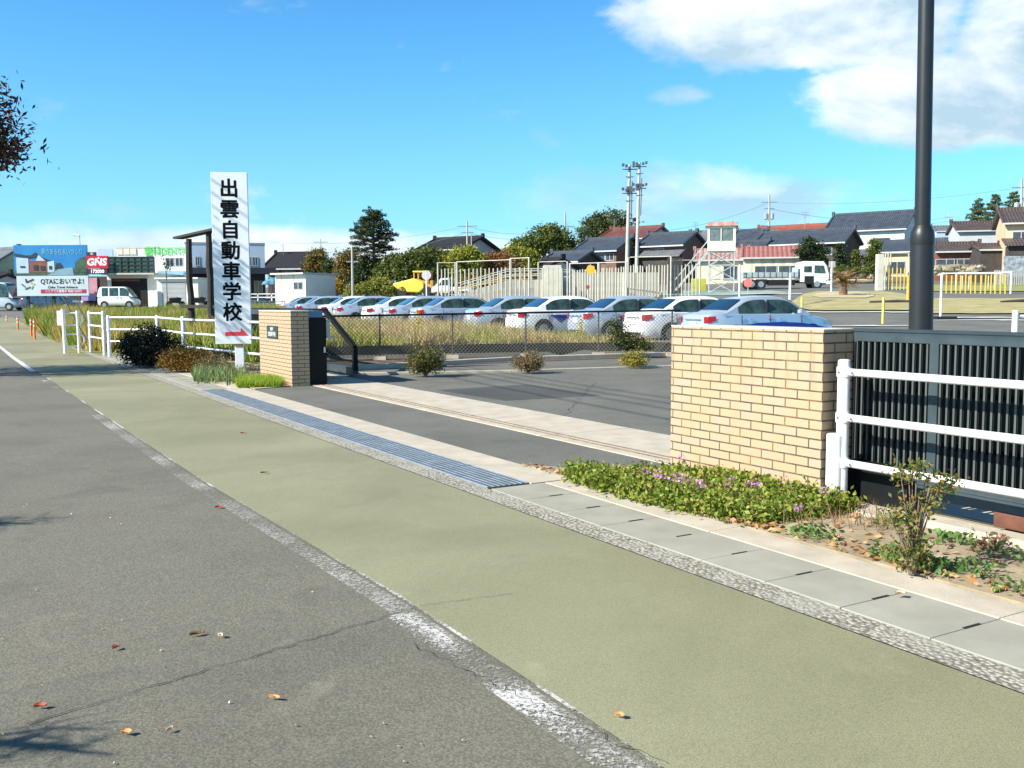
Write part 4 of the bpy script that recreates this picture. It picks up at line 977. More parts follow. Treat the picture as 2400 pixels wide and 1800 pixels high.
house('house with bright orange-red roof peeking above the long blue roof', 1770, 1902, 150, 553, 536, 8, Yw, W_GREY, T_OR)
house('distant grey-roofed house right of the orange roof', 1885, 1945, 165, 548, 534, 7, Yw, W_GREY, T_GREY)
house('small blue-roofed house with gable right of the white watch booth', 1716, 1768, 138, 569, 546, 6, Yw, W_GREY, T_BLUE)
house('low blue roof in front of the small gabled house by the watch booth', 1722, 1776, 121, 590, 573, 4, Yw, W_DARK, T_BLUE)
house('dark timber house with blue roof and grey gable left of the watch booth', 1500, 1592, 118, 576, 553, 6.5, Yw, W_BROWN, T_BLUE, wins=((-.35, -1.5, 1.6, 1.0), (-.05, -1.5, 1.8, 1.1)), gwins=((.5, 1.2, 1.6, 1.2),), low=(590, 1.2, T_GREY))
house('grey tiled house just left of the watch booth', 1600, 1668, 128, 573, 549, 7, Yw, W_DARK, T_GREY)
house('blue-roofed house with white upper window band behind the light poles', 1350, 1440, 118, 588, 564, 7, Yw, W_BROWN, T_BLUE, wins=((-.3, -1.3, 1.8, .9), (.05, -1.3, 2.2, .9), (.35, -1.3, 1.2, .9)))
house('tall house with red-brown roof behind the two floodlight poles', 1408, 1510, 135, 560, 539, 8, Yw, W_GREY, T_RED)
house('low blue-grey roof left of the blue-roofed house, under the trees', 1275, 1352, 110, 613, 596, 5, Yw, W_DARK, T_BLUE)
house('dark temple-like roof with pale gable above the green hedge', 985, 1085, 128, 582, 561, 8, rad(-32), W_GREY, T_DARK, ov=.9)
house('black hipped-roof house behind the white prefab hut', 628, 704, 128, 623, 594, 9, rad(-8), W_DARK, T_DARK, wins=((-.25, -1.4, 2, .9), (.1, -1.4, 2.4, .9)), ov=.9)
house('grey metal house with thin brown roof on the right, upper storey window', 2246, 2338, 112, 546, 531, 6, rad(-14), W_GREY, T_BRN, wins=((.2, -2.4, 2.6, 1.0),), ov=.35)
house('low red-brown timber house with shallow roof in front of the grey metal house', 2200, 2292, 104, 594, 580, 6, rad(-14), mat('red_timber', (.20, .07, .045), .8, .4, 2), T_BRN, wins=((-.3, -2.0, 2.2, 1.2), (.1, -2.0, 2.0, 1.2)), ov=.5)
house('dark brown shed block between the low timber house and the beige house', 2296, 2350, 100, 592, 584, 5, rad(-10), W_DARK, T_BRN, ov=.2)
house('beige two-storey house with brown roof at the right picture edge', 2362, 2470, 97, 526, 500, 8, rad(-20), W_BEIGE, T_BRN, wins=((-.22, -2.3, 1.6, 1.4),), low=(566, 2.6, T_BRN))
house('small pale blue building between the lamp post and the grey metal house', 2192, 2248, 135, 548, 540, 6, rad(-10), W_BLUE, T_GREY, wins=((.2, -2.6, 1.6, 1.2),), ov=.1)
house('pink-roofed cream corrugated shed behind the flatbed truck', 1745, 1876, 105, 606, 588, 6, rad(-14), C_CREAM, T_PINK, wins=((-.12, -1.9, 2.4, 1.0), (.28, -1.9, 2.4, 1.0)), ov=.4, cat='shed', name='corrugated_shed')
house('lower cream shed with faded pale pink roof behind the watch tower stairs', 1632, 1743, 108, 611, 592, 6, rad(-14), C_CREAM, tilemat('faded_pale_sheet', (.50, .36, .34), (.36, .16, .14), .5), wins=((.2, -2.3, 1.6, 1.6),), ov=.4, cat='shed', name='corrugated_shed')
house('small pale shed roof behind the course poles, half hidden', 1195, 1262, 96, 640, 615, 5, rad(-60), W_GREY, T_DARK, cat='shed', name='shed')

def block(label, uL, uR, Y, vt, vb, depth, yaw, m, name='building', cat='building', parapet=None):
    uc = (uL+uR)/2; W = (uR-uL)*Y/2250/math.cos(yaw); p = at(uc, 700, Y); z0 = zat(vb, Y); zg_ = min(z0, zg(p.x, Y)-.3)
    h = thing(name, label, cat, (p.x, Y, zg_), yaw); H = zat(vt, Y)-zg_
    obj('wall', MB().box(-W/2, W/2, 0, depth, 0, H), m, h, bevel=.02)
    if parapet: obj('parapet', MB().box(-W/2-.05, W/2+.05, -.05, depth+.05, H, H+.18), parapet, h)
    def X(u): return (at(u, 700, Y).x-p.x)/math.cos(yaw)
    def Z(v): return zat(v, Y)-zg_
    return h, X, Z, W, H
def panel(h, X, Z, name, u0, u1, v0, v1, m, d=.06, off=.0):
    return obj(name, MB().box(X(u0), X(u1), -d-off, -.003-off, Z(v1), Z(v0)), m, h)
# dental clinic and the blue-grey shop
N_BLK = mat('navy_cladding', (.018, .020, .035), .6, .3, 1); GRN = mat('sign_green', (.10, .55, .10), .5, .1, 5); TEA = mat('teal_awning', (.25, .42, .52), .5, .2, 1.5)
h, X, Z, W, H = block('white clinic building with green lettering along its top', 275, 444, 104, 577, 700, 9, rad(-3), W_WHITE, parapet=EAVE)
text('歯科DENTAL', 1.02, GRN, h, (X(397), -.08, Z(586)), (PI/2, 0, 0), .02, .01, sx=.86)
for (a, b_) in ((392, 413), (415, 434)): window(h, (X(a)+X(b_))/2, -.004, Z(621), X(b_)-X(a), Z(600)-Z(621))
for k in range(3): panel(h, X, Z, 'sign_panel', 277+k*16, 291+k*16, 578, 592, W_CREAM, .1)
panel(h, X, Z, 'blue_panel', 233, 268, 579, 596, W_BLUE, .2); panel(h, X, Z, 'awning', 382, 443, 632, 652, TEA, 1.2); panel(h, X, Z, 'awning_sign', 415, 437, 644, 650, mat('cyan_sign', (.25, .65, .70), .5, .1, 5), .1, 1.21)
h, X, Z, W, H = block('two-storey blue-grey shop with dark ground floor behind the white sign', 446, 617, 100, 569, 628, 10, rad(15), W_BLUE, parapet=mat('grey_trim', (.25, .28, .32), .6, .1, 4))
for (a, b_) in ((466, 476), (578, 588), (590, 602)): window(h, (X(a)+X(b_))/2, -.004, Z(620), X(b_)-X(a), Z(598)-Z(620))
panel(h, X, Z, 'ground_floor', 447, 616, 630, 696, N_BLK, .25); panel(h, X, Z, 'canopy', 452, 640, 626, 640, N_BLK, 2.4, .26)
for (a, b_, c_, d_) in ((466, 482, 660, 690), (592, 611, 655, 692)):
    window(h, (X(a)+X(b_))/2, -.26, Z(d_), X(b_)-X(a), Z(c_)-Z(d_), glass=mat('warm_glass', (.28, .20, .10), .3, .5, 2))
h, X, Z, W, H = block('small white shutter garage in front of the clinic', 368, 466, 90, 650, 722, 5, rad(-3), W_WHITE, name='garage', cat='garage')
panel(h, X, Z, 'shutter', 380, 436, 657, 720, C_GREY, .03); obj('roof_edge', MB().box(-W/2-.1, W/2+.1, -.3, 5.1, H, H+.14), W_WHITE, h)
# garage with green glass balustrade
h, X, Z, W, H = block('open garage building with dark green glazed upper band', 252, 371, 92, 636, 724, 9, rad(-2), W_WHITE, name='garage', cat='garage')
panel(h, X, Z, 'garage_opening_shade', 262, 347, 648, 722, mat('opening_shade', (.012, .010, .012), .9, .2, 2), .02); panel(h, X, Z, 'door_frame', 258, 351, 643, 648, EAVE, .12)  # flat dark sheet on the wall stands for the shaded garage interior
panel(h, X, Z, 'sign_strip', 266, 330, 650, 655, mat('dull_red', (.16, .04, .03), .7, .3, 3), .05, .02)
gg = MB(); gf = MB(); zt_ = Z(599)
gg.box(-W/2-.1, W/2+.1, -.9, -.86, H, zt_); 
for k in range(9): xx = -W/2-.1+(W+.2)*k/8; gf.box(xx-.05, xx+.05, -.98, -.84, H, zt_+.02)
for k in range(5): zz = H+(zt_-H)*k/4; gf.box(-W/2-.15, W/2+.15, -.97, -.85, zz-.04, zz+.04)
obj('glazing', gg, mat('green_glass', (.05, .10, .09), .25, .6, .9), h); obj('glazing_frame', gf, mat('dark_green_frame', (.012, .035, .028), .5, .2, 5), h); obj('balcony', MB().box(-W/2-.1, W/2+.1, -1, 0, H-.15, H-.005), EAVE, h)
# shop with billboard and red sign
h, X, Z, W, H = block('dark shopfront building under the billboard of houses', 44, 251, 93, 643, 728, 8, rad(0), mat('shop_dark', (.05, .04, .045), .8, .4, 1))
for (a, b_, m_) in ((52, 92, W_DARK), (104, 122, W_WHITE), (124, 129, W_CREAM), (132, 158, W_WHITE)): panel(h, X, Z, 'shutter', a, b_, 688, 726, m_, .1)
panel(h, X, Z, 'pink_banner', 208, 230, 646, 690, mat('pink_banner', (.55, .28, .36), .7, .25, 1.5), .12); panel(h, X, Z, 'violet_banner', 190, 226, 690, 700, mat('violet_banner', (.38, .30, .62), .7, .4, 4), .14)
panel(h, X, Z, 'shelf', 192, 246, 702, 712, mat('dark_red_shelf', (.10, .03, .03), .8, .4, 2), .2)
def flatsign(label, u0, u1, v0, v1, Y, m, th=.12, name='signboard', yaw=0, legs=None, legm=None, zleg=None, cat='sign'):
    p = at((u0+u1)/2, (v0+v1)/2, Y); base = zg(p.x, Y); s_ = thing(name, label, cat, (p.x, Y, base), yaw)
    W = (u1-u0)*Y/2250*1.004; z0 = zat(v1, Y)-base; z1 = zat(v0, Y)-base
    bd = obj('board', MB().box(-W/2, W/2, -th/2, th/2, z0, z1), m, s_)
    X = lambda u: (u-(u0+u1)/2)*Y/2250; Z = lambda v: zat(v, Y)-base
    for (u_, wd_) in (legs or ()): obj('post', MB().box(X(u_)-wd_/2, X(u_)+wd_/2, .07, .07+wd_, -.1, z1-.1), legm, s_)
    return s_, bd, X, Z, th/2
SKYB = mat('billboard_sky', (.03, .25, .52), .4, .3, .35, col2=(.02, .16, .42))
s_, bd, X, Z, d = flatsign('large blue billboard picturing houses under a blue sky', 35, 204, 569, 641, 90, SKYB, .2, 'billboard', cat='billboard', legs=((60, .2), (180, .2)), legm=W_DARK)
def pic(name, pts, m, k): return obj(name, MB().prof([(X(u), Z(v)) for u, v in pts], -d-.012*k-.01, -d-.002), m, bd)
pw = mat('print_pale', (.42, .55, .62), .5, .1, 2); pd = mat('print_dark', (.015, .03, .05), .5, .3, 2); pb = mat('print_brick', (.22, .07, .05), .5, .3, 3); pg = mat('print_green', (.06, .13, .08), .5, .5, 2, col2=(.02, .05, .03)); pr_ = mat('print_road', (.20, .34, .42), .5, .2, 2)
pic('picture', [(36, 640), (36, 628), (90, 622), (150, 622), (203, 628), (203, 640)], pg, 1); pic('picture', [(110, 640), (140, 624), (170, 622), (172, 640)], pr_, 2)
pic('picture', [(40, 635), (40, 598), (68, 600), (68, 635)], pw, 2); pic('picture', [(70, 633), (70, 606), (110, 604), (112, 633)], pb, 2); pic('picture', [(112, 633), (112, 608), (128, 606), (128, 633)], pw, 2)
pic('picture', [(36, 588), (62, 593), (74, 593), (86, 586), (96, 596), (120, 606), (112, 608), (88, 598), (70, 600), (36, 594)], pd, 3); pic('picture', [(86, 606), (92, 592), (108, 606)], pw, 4)
pic('picture', [(130, 626), (132, 612), (142, 611), (150, 624)], pd, 2); pic('picture', [(176, 634), (176, 612), (188, 600), (203, 596), (203, 634)], pg, 3)
for (a, b_, c_, d_) in ((49, 60, 618, 622), (80, 90, 616, 628), (96, 106, 618, 628), (116, 122, 618, 626)): pic('picture', [(a, d_), (a, c_), (b_, c_), (b_, d_)], pd, 5)
text('夢のある住まいづくり', .62, mat('print_lettering', (.20, .48, .65), .5, .1, 5), bd, (X(147), -d-.02, Z(586)), (PI/2, 0, 0), .0, .004, sx=.62)
QW = mat('notice_white', (.50, .58, .62), .5, .08, .8)
s_, bd, X, Z, d = flatsign('grey-white banner sign with dark lettering on two black posts', 41, 207, 641, 688, 60, QW, .10, legs=((62, .16), (122, .16)), legm=mat('black_post', (.012, .012, .015), .6, .2, 5))
NAVY = mat('print_navy', (.012, .018, .05), .5, .1, 5)
text('QTAにおいでよ!', .40, NAVY, bd, (X(147), -d-.006, Z(655)), (PI/2, 0, 0), .010, .004, sx=.92)
text('Qden Travel Advance', .22, NAVY, bd, (X(147), -d-.006, Z(668)), (PI/2, 0, 0), .002, .004, sx=.95, shear=.2)
obj('red_band', MB().box(X(96), X(202), -d-.012, -d-.002, Z(682), Z(673)), mat('band_crimson', (.36, .02, .10), .5, .1, 5), bd)
text('シニアで大募集中 時給1200円', .19, mat('print_white', (.75, .72, .72), .5, .05, 5), bd, (X(149), -d-.016, Z(677.6)), (PI/2, 0, 0), .003, .003, sx=.9)
lg_ = ((62, 648, 64, 657, 0), (64, 656, 80, 649, 0), (52, 660, 60, 667, 1), (60, 672, 72, 667, 1), (72, 656, 82, 661, 2), (74, 672, 78, 664, 2))
lm = (NAVY, mat('print_teal', (.02, .13, .20), .5, .1, 5), mat('print_olive', (.42, .40, .08), .5, .1, 5))
for (a, b_, c_, e_, k) in lg_: obj('logo_stroke', MB().bar((X(a), -d-.005, Z(b_)), (X(c_), -d-.005, Z(e_)), .05, .07), lm[k], bd)
s_, bd, X, Z, d = flatsign('red sign with white letters GNS beside the billboard', 204, 253, 595, 624, 88, mat('sign_red', (.55, .012, .03), .4, .1, 2), .2)
text('GNS', .86, WP, bd, (X(227), -d-.008, Z(610)), (PI/2, 0, 0), .035, .006, sx=1.05, shear=.15); obj('emblem', MB().prof([(X(229), Z(600)), (X(232), Z(597)), (X(235), Z(600)), (X(232), Z(603))], -d-.01, -d-.002), WP, bd)
s_, bd, X, Z, d = flatsign('black strip sign with white number under the red sign', 206, 252, 625, 638, 88, N_BLK, .2)
text('172000', .42, WP, bd, (X(229), -d-.008, Z(631.5)), (PI/2, 0, 0), .02, .006)
s_, bd, X, Z, d = flatsign('small black sign just above the red sign', 203, 225, 586, 595, 89, N_BLK, .15); text('IC', .26, WP, bd, (X(216), -d-.008, Z(590)), (PI/2, 0, 0), .01, .006)
house('pale green gabled building at the left picture edge', -125, -38, 102, 640, 583, 9, rad(-35), mat('pale_green_wall', (.32, .40, .28), .8, .15, 1), T_GREY, cat='building', name='building')
house('dark low building at the left edge behind the minibus', -160, -40, 96, 660, 640, 8, rad(-10), W_GREY, T_DARK)
# prefab hut
W_HUT = mat('hut_white', (.80, .78, .72), .7, .06, 1)
h, X, Z, W, H = block('white prefab hut with small double window', 640, 722, 90, 641, 702, 4.2, rad(-30), W_HUT, 'prefab_hut', 'hut')
obj('roof', MB().box(-W/2-.15, W/2+.15, -.5, 4.5, H, H+.16), EAVE, h); window(h, X(703), -.004, Z(677), .9*1.3, .75)
for u_ in (657, 689): obj('pilaster', MB().box(X(u_)-.06, X(u_)+.06, -.06, 0, 0, H-.01), W_CREAM, h)
obj('door', MB().box(X(660), X(686), -.04, -.003, 0, Z(657)), W_CREAM, h)
# white rails in front of the hut
def fence_simple(label, a, b_, n, h, rails, m, w_=.05, name='fence'):
    f = thing(name, label, 'fence', a); d = Vector(b_)-Vector(a)
    for k in range(n+1): q = d*k/n; obj('post', MB().box(q.x-w_/2, q.x+w_/2, q.y-w_/2, q.y+w_/2, q.z, q.z+h), m, f)
    for r in rails: obj('rail', MB().bar((0, 0, r), (d.x, d.y, d.z+r), w_), m, f)
    return f
def gp(u, Y, dz=0): p = at(u, 700, Y); return Vector((p.x, Y, zg(p.x, Y)+dz))
def gz(u, v, Y): p = at(u, v, Y); return p
fence_simple('white pipe fence in front of the blue-grey shop and prefab hut', gz(572, 706, 92), gz(702, 705, 92), 4, .72, (.36, .68), GWH, .09)
fence_simple('second lower white pipe fence right of the tall white sign', gz(560, 722, 70), gz(668, 722, 72), 3, .55, (.08, .28, .50), mat('fence_grey', (.5, .52, .52), .5, .1, 4), .06)
fence_simple('long thin grey guard fence along the far street behind the sedans', gz(725, 702, 95), gz(940, 700, 97), 7, .5, (.2, .45), mat('fence_grey2', (.42, .44, .44), .5, .1, 4), .07)
# umbrella
um = thing('parasol', 'blue and black parasol at the shop entrance beside the hut', 'parasol', gp(640, 98)); um.location.z = zat(700, 98)
mb = MB(); mb.lathe([(1.15, 1.55), (.95, 1.85), (.5, 2.1), (.02, 2.25)], 10); obj('canopy', mb, mat('umbrella_blue', (.02, .05, .09), .6, .5, 1.2, col2=(.12, .42, .62)), um); obj('pole', MB().tube([(0, 0, 0), (0, 0, 2.2)], .03, 6), TRIM, um)

# ================================================================== kei van, other vehicles
def boxvan(label, u, Y, vbase, L, hw, H, m, yaw, name='kei_van'):
    r = thing(name, label, 'van', at(u, vbase, Y), yaw)
    top = [(0, .85), (.03, 1.0), (.5, 1.04), (L-.75, 1.03), (L-.3, .92), (L-.05, .72), (L, .6)]
    cab = [(-.01, 1.0), (.06, H*.80), (.16, H*.96), (.3, H), (L-1.15, H), (L-.85, H*.95), (L-.28, 1.0)]
    bo, hwx, ys = vehicle(r, m, L, hw, .22, top, cab, 1.06, H, hw*.86, (.62, L-.62), .29, [(.42, .95, 's'), (1.08, 1.85, 's'), (1.98, L-.62, 's')], (.01, .12, 'r'), (L-.92, L-.34, 'f'))
    rearlights(r, hwx, .95, 1.35, hw-.16, .03); obj('mirror', MB().lathe([(.03, -.1), (.08, 0), (.03, .1)], 8), TRIM, r, loc=(L-.75, -hw-.08, 1.15))
    for hx in (1.7, 2.02): obj('door_handle', MB().box(hx, hx+.14, -hw-.012, -hw+.01, .90, .945), TRIM, r)
    return r
boxvan('small white van parked before the open garage', 235, 87, 722, 3.4, .74, 1.9, P_WHI, rad(4))
boxvan('large pale minibus cut by the left picture edge', -95, 80, 728, 5.2, .9, 2.3, mat('minibus_pale', (.48, .58, .62), .4, .1, 1, coat=.4), rad(0), 'minibus')
dk = dup(sed[0], at(54, 728, 76), rad(8), 'dark blue car parked under the grey-white banner sign'); dk['group'] = ''; del dk['group']
DB = paint('dark_blue_paint', (.05, .09, .16), .3); dk.name = 'parked_car'
for c in [o for o in COL.objects if o.parent == dk]:
    if c.name.startswith(('body', 'roof', 'mirror', 'door_handle')): c.data = c.data.copy(); c.data.materials.clear(); c.data.materials.append(DB)
    if c.name.startswith(('side_stripe', 'side_emblem')):
        bpy.data.objects.remove(c)
# motorbikes by the garage
def motorbike(label, p, rz):
    b = thing('motorbike', label, 'motorbike', p, rz)
    for x in (-.62, .62): obj('wheel', MB().tube([(x, -.05, .3), (x, .05, .3)], .30, 14), TYR, b)
    obj('body', MB().prof([(-.5, .45), (.35, .4), (.55, .85), (.2, .95), (-.6, .8)], -.12, .12), TRIM, b); obj('seat', MB().box(-.6, .05, -.14, .14, .80, .9), W_BROWN, b); obj('handlebar', MB().bar((.42, -.35, 1.02), (.42, .35, 1.02), .05), RIM, b)
motorbike('dark motorbike left of the timber frame posts before the grey shutter', at(412, 722, 84), rad(50))
motorbike('second motorbike between the two black timber posts', at(468, 722, 82), rad(20))
# flatbed truck
tr = thing('flatbed_truck', 'white-cab flatbed truck parked in front of the pink-roofed shed', 'truck', at(1742, 679, 86), rad(-3)); SC = 86/2250
P_TR = paint('truck_white', (.80, .82, .84), 0); BEDM = mat('truck_bed_grey', (.38, .46, .48), .5, .2, 2)
obj('bed', MB().box(-.1, 4.55, -1.05, 1.05, 1.02, 1.10).box(-.1, 4.55, -1.08, -1.03, 1.10, 1.50).box(-.1, 4.55, 1.03, 1.08, 1.10, 1.50).box(-.15, -.1, -1.08, 1.08, 1.02, 1.5).box(4.5, 4.56, -1.05, 1.05, 1.1, 1.95), BEDM, tr)
mb = MB()
for k in range(9): mb.box(k*.52, k*.52+.05, -1.10, -1.08, 1.05, 1.49)
obj('bed_hooks', mb, TRIM, tr); obj('chassis', MB().box(0, 6.9, -.35, .35, .55, .80).box(2.0, 4.3, -1.0, -.5, .35, .85).box(1.0, 1.9, -.95, -.5, .45, .9), TRIM, tr)
cb = obj('cab', MB().prof([(4.75, .62), (7.05, .50), (7.22, .60), (7.25, 1.25), (7.02, 2.05), (6.75, 2.42), (5.0, 2.45), (4.75, 2.36)], -1.05, 1.05), P_TR, tr, bevel=.05)
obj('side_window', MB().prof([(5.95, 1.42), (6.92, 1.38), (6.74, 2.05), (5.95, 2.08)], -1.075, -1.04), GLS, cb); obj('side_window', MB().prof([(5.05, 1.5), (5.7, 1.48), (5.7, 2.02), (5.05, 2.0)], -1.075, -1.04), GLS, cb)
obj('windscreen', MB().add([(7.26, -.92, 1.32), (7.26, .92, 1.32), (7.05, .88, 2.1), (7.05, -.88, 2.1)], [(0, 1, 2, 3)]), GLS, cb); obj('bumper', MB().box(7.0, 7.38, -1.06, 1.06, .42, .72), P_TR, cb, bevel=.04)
obj('wing_mirror', MB().box(7.1, 7.2, -1.35, -1.15, 1.5, 1.95), TRIM, cb); obj('step', MB().box(5.1, 5.9, -1.07, -.9, .62, 1.15).box(5.15, 5.85, -1.09, -.95, .45, .62), TRIM, cb)
for wx in (.55, 1.35, 6.2):
    obj('wheel', MB().tube([(wx, 1.04, .45), (wx, .70, .45)], .45, 20), TYR, tr, smooth=True); wh = obj('wheel', MB().tube([(wx, -1.04, .45), (wx, -.70, .45)], .45, 20), TYR, tr, smooth=True); obj('rim', MB().tube([(wx, -1.06, .45), (wx, -.9, .45)], [.26, .29], 14), RIM, wh)
# yellow road roller machine
YEL = mat('machine_yellow', (.72, .58, .06), .45, .15, 1.5)
rl = thing('construction_machine', 'yellow construction machine with yellow tarpaulin before the hedge', 'machine', at(980, 694, 82), rad(-10))
mb = MB().prof([(-2.05, .95), (-1.3, .35), (.3, .28), (.75, .65), (.7, 1.15), (-.2, 1.5), (-1.2, 1.25), (-1.9, 1.1)], -.8, .8); obj('tarpaulin', mb, YEL, rl, bevel=.12)
obj('canopy', MB().box(-.25, 1.15, -.75, .75, 2.0, 2.12), YEL, rl); mb = MB()
for x in (-.15, 1.05):
    for y in (-.65, .65): mb.box(x-.05, x+.05, y-.05, y+.05, 1.1, 2.0)
obj('canopy_posts', mb, mat('machine_orange', (.6, .25, .03), .5, .2, 3), rl); obj('engine', MB().box(.3, 1.5, -.6, .6, .5, 1.3), mat('machine_orange2', (.5, .28, .06), .6, .4, 3), rl, bevel=.05)
obj('drum', MB().tube([(-1.2, -.8, .4), (-1.2, .8, .4)], .40, 18), TRIM, rl); obj('drum', MB().tube([(1.0, -.8, .4), (1.0, .8, .4)], .40, 18), TRIM, rl)
# white pickup
pk = thing('pickup_truck', 'small white pickup truck behind the course poles', 'pickup', at(1012, 696, 80), rad(4))
pk.location = at(1012, 700, 80); PKL = 3.3
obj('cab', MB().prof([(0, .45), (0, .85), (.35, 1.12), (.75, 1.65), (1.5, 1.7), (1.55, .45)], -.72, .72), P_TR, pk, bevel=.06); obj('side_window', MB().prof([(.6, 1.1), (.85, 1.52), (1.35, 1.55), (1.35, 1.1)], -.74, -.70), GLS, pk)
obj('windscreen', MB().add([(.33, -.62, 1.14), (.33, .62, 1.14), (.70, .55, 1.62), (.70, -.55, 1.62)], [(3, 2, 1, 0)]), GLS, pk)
obj('bed', MB().box(1.6, 3.3, -.72, .72, .60, .95), P_TR, pk, bevel=.02); obj('bed_frame', MB().bar((1.65, -.7, .95), (1.65, -.7, 1.8), .06).bar((1.65, .7, .95), (1.65, .7, 1.8), .06).bar((1.65, -.7, 1.8), (1.65, .7, 1.8), .06), P_TR, pk)
for wx in (.45, 2.7): obj('wheel', MB().tube([(wx, .74, .28), (wx, .5, .28)], .28, 16), TYR, pk); wh = obj('wheel', MB().tube([(wx, -.74, .28), (wx, -.5, .28)], .28, 16), TYR, pk); obj('rim', MB().tube([(wx, -.76, .28), (wx, -.6, .28)], .15, 12), RIM, wh)
for o in (tr, pk): pass
pk.location.x -= 0

# ================================================================== driving course
PW = mat('course_pole_white', (.50, .48, .40), .55, .25, 3); PY = mat('course_pole_yellow', (.66, .44, .05), .55, .2, 3); CW = mat('course_concrete', (.42, .40, .33), .85, .3, .9, col2=(.30, .29, .25)); CWL = mat('cream_concrete', (.62, .60, .48), .8, .2, 1.2)
def poleframe(label, u0, u1, Y, vt, vb, n, Y2=None, vh=None, m=None, mp=None, arch=False, r=.045, group='pole gates on the driving course'):
    Y2 = Y2 or Y; a = at(u0, vb, Y); b_ = at(u1, vb, Y2); d = b_-a; H = at(u0, vt, Y).z-a.z; m = m or PW; mp = mp or PW
    f = thing('pole_gate', label, 'pole gate', a, 0, group)
    obj('end_post', MB().tube([(0, 0, -.4), (0, 0, H)], r*1.25, 8), m, f); obj('end_post', MB().tube([(d.x, d.y, d.z-.4), (d.x, d.y, H)], r*1.25, 8), m, f)
    pts = [(0, 0, H-.15), (.12, 0, H), (d.x-.12, d.y, H), (d.x, d.y, H-.15)] if arch else [(-.05, 0, H), (d.x+.05, d.y, H)]
    obj('top_bar', MB().tube(pts, r*.7, 8), m, f)
    hp = (at(u0, vh, Y).z-a.z) if vh else H; me = MB().tube([(0, 0, -.5), (0, 0, hp)], r, 6).mesh('pole'); me.materials.append(mp)
    for k in range(1, n+1):
        q = d*k/(n+1); o = bpy.data.objects.new('pole', me); COL.objects.link(o); o.parent = f; o.location = (q.x+random.uniform(-.02, .02), q.y, 0); o.scale.z = random.uniform(.97, 1.02); o.rotation_euler = (random.uniform(-.012, .012), random.uniform(-.012, .012), 0)
    return f
poleframe('short white pole gate furthest left, above the white pickup', 1027, 1068, 66, 616, 696, 4, vh=630)
poleframe('long white pole gate in front of the ramp railing', 1072, 1196, 64, 614, 704, 12, 61, 630)
poleframe('white pole gate between the long one and the arched posts', 1198, 1240, 61, 606, 704, 3, 60, 626)
poleframe('arched-end white pole gate left of the cream concrete block', 1262, 1330, 70, 614, 700, 5, 69, 628, arch=True)
poleframe('dense white pole gate under the yellow diamond sign', 1336, 1402, 60, 618, 706, 10, 59, 632)
poleframe('dense white pole gate between the yellow sign and the floodlight poles', 1404, 1468, 59, 616, 706, 9, 58, 628)
poleframe('white pole gate right of the floodlight poles', 1472, 1572, 60, 603, 704, 13, 59, 622, arch=True)
poleframe('pole gate behind, left of the stair foot of the watch tower', 1572, 1640, 74, 610, 690, 7, 74, 620)
poleframe('second short row of poles behind the dense pole gates', 1345, 1460, 68, 640, 700, 9, 68)
poleframe('yellow and white pole gate in the right half of the course', 2206, 2368, 62, 641, 702, 13, 60, 645, GWH, PY)
poleframe('smaller white pole gate behind the yellow one', 2240, 2345, 72, 642, 690, 6, 72, 646, GWH, PW)
poleframe('arched white pole gate with yellow poles left of the lamp post', 2074, 2128, 74, 594, 672, 5, 74, 628, PW, PY, arch=True)
poleframe('tall white pole gate stub beside the cream post left of the lamp post', 2080, 2086, 73, 592, 672, 0, 73, arch=True)
# ramp with railing
def lineblock(label, name, cat, pts, Y, depth, m, yaw=0.0):
    """side profile given by picture points, standing at depth Y"""
    p0 = at(pts[0][0], 700, Y); b = thing(name, label, cat, (p0.x, Y, zg(p0.x, Y)-.3), yaw)
    poly = [((at(u, v, Y).x-p0.x), zat(v, Y)-b.location.z) for u, v in pts]; poly = poly+[(poly[-1][0], 0), (poly[0][0], 0)]
    obj('slope_body', MB().prof(list(reversed(poly)), 0, depth), m, b, bevel=.02); return b, poly
rp, poly = lineblock('concrete hill-start ramp with white railing behind the pole gates', 'ramp', 'ramp', [(1072, 690), (1190, 657), (1262, 656), (1345, 660)], 74, 5, corr('ramp_ribbed_concrete', (.44, .42, .37), (.34, .32, .28), .45))
for y in (.1, 4.9):
    for r in (.45, .85):
        obj('railing', MB().tube([(poly[i][0], y, poly[i][1]+r) for i in range(4)], .035, 6), PW, rp)
    mb = MB()
    for k in range(12):
        x = poly[0][0]+(poly[3][0]-poly[0][0])*k/11; z = np.interp(x, [q[0] for q in poly[:4]], [q[1] for q in poly[:4]]); mb.box(x-.04, x+.04, y-.04, y+.04, z, z+.9)
    obj('railing_posts', mb, PW, rp)
rp2, poly = lineblock('lower narrow concrete ramp in front with pale handrail', 'ramp', 'ramp', [(1010, 704), (1060, 700), (1185, 676), (1250, 674)], 68, 1.2, CW)
obj('railing', MB().tube([(poly[i][0], 0, poly[i][1]+.6) for i in range(4)], .03, 6), PY, rp2)
def slabwall(label, u0, u1, Y, vt, vb, th, m, name='concrete_wall', cat='wall', rz=0):
    a = at((u0+u1)/2, vb, Y); W = (u1-u0)*Y/2250; H = at(1200, vt, Y).z-a.z
    o = obj(name, MB().box(-W/2, W/2, 0, th, -.6, H), m, loc=a, rz=rz, bevel=.02); return tag(o, label, cat)
slabwall('bright cream concrete block behind the pole gates', 1275, 1316, 72, 622, 700, 2.2, CWL)
slabwall('grey-cream concrete wall behind the dense pole gates', 1345, 1545, 78, 640, 704, 1.0, corr('ribbed_concrete_wall', (.46, .44, .36), (.34, .32, .27), .8))
slabwall('dark boundary wall section behind the poles left of the tower stairs', 1565, 1600, 84, 606, 690, .3, W_DARK)
slabwall('cream post wall left of the arched gate by the lamp post', 2056, 2071, 72, 600, 674, .5, CWL)
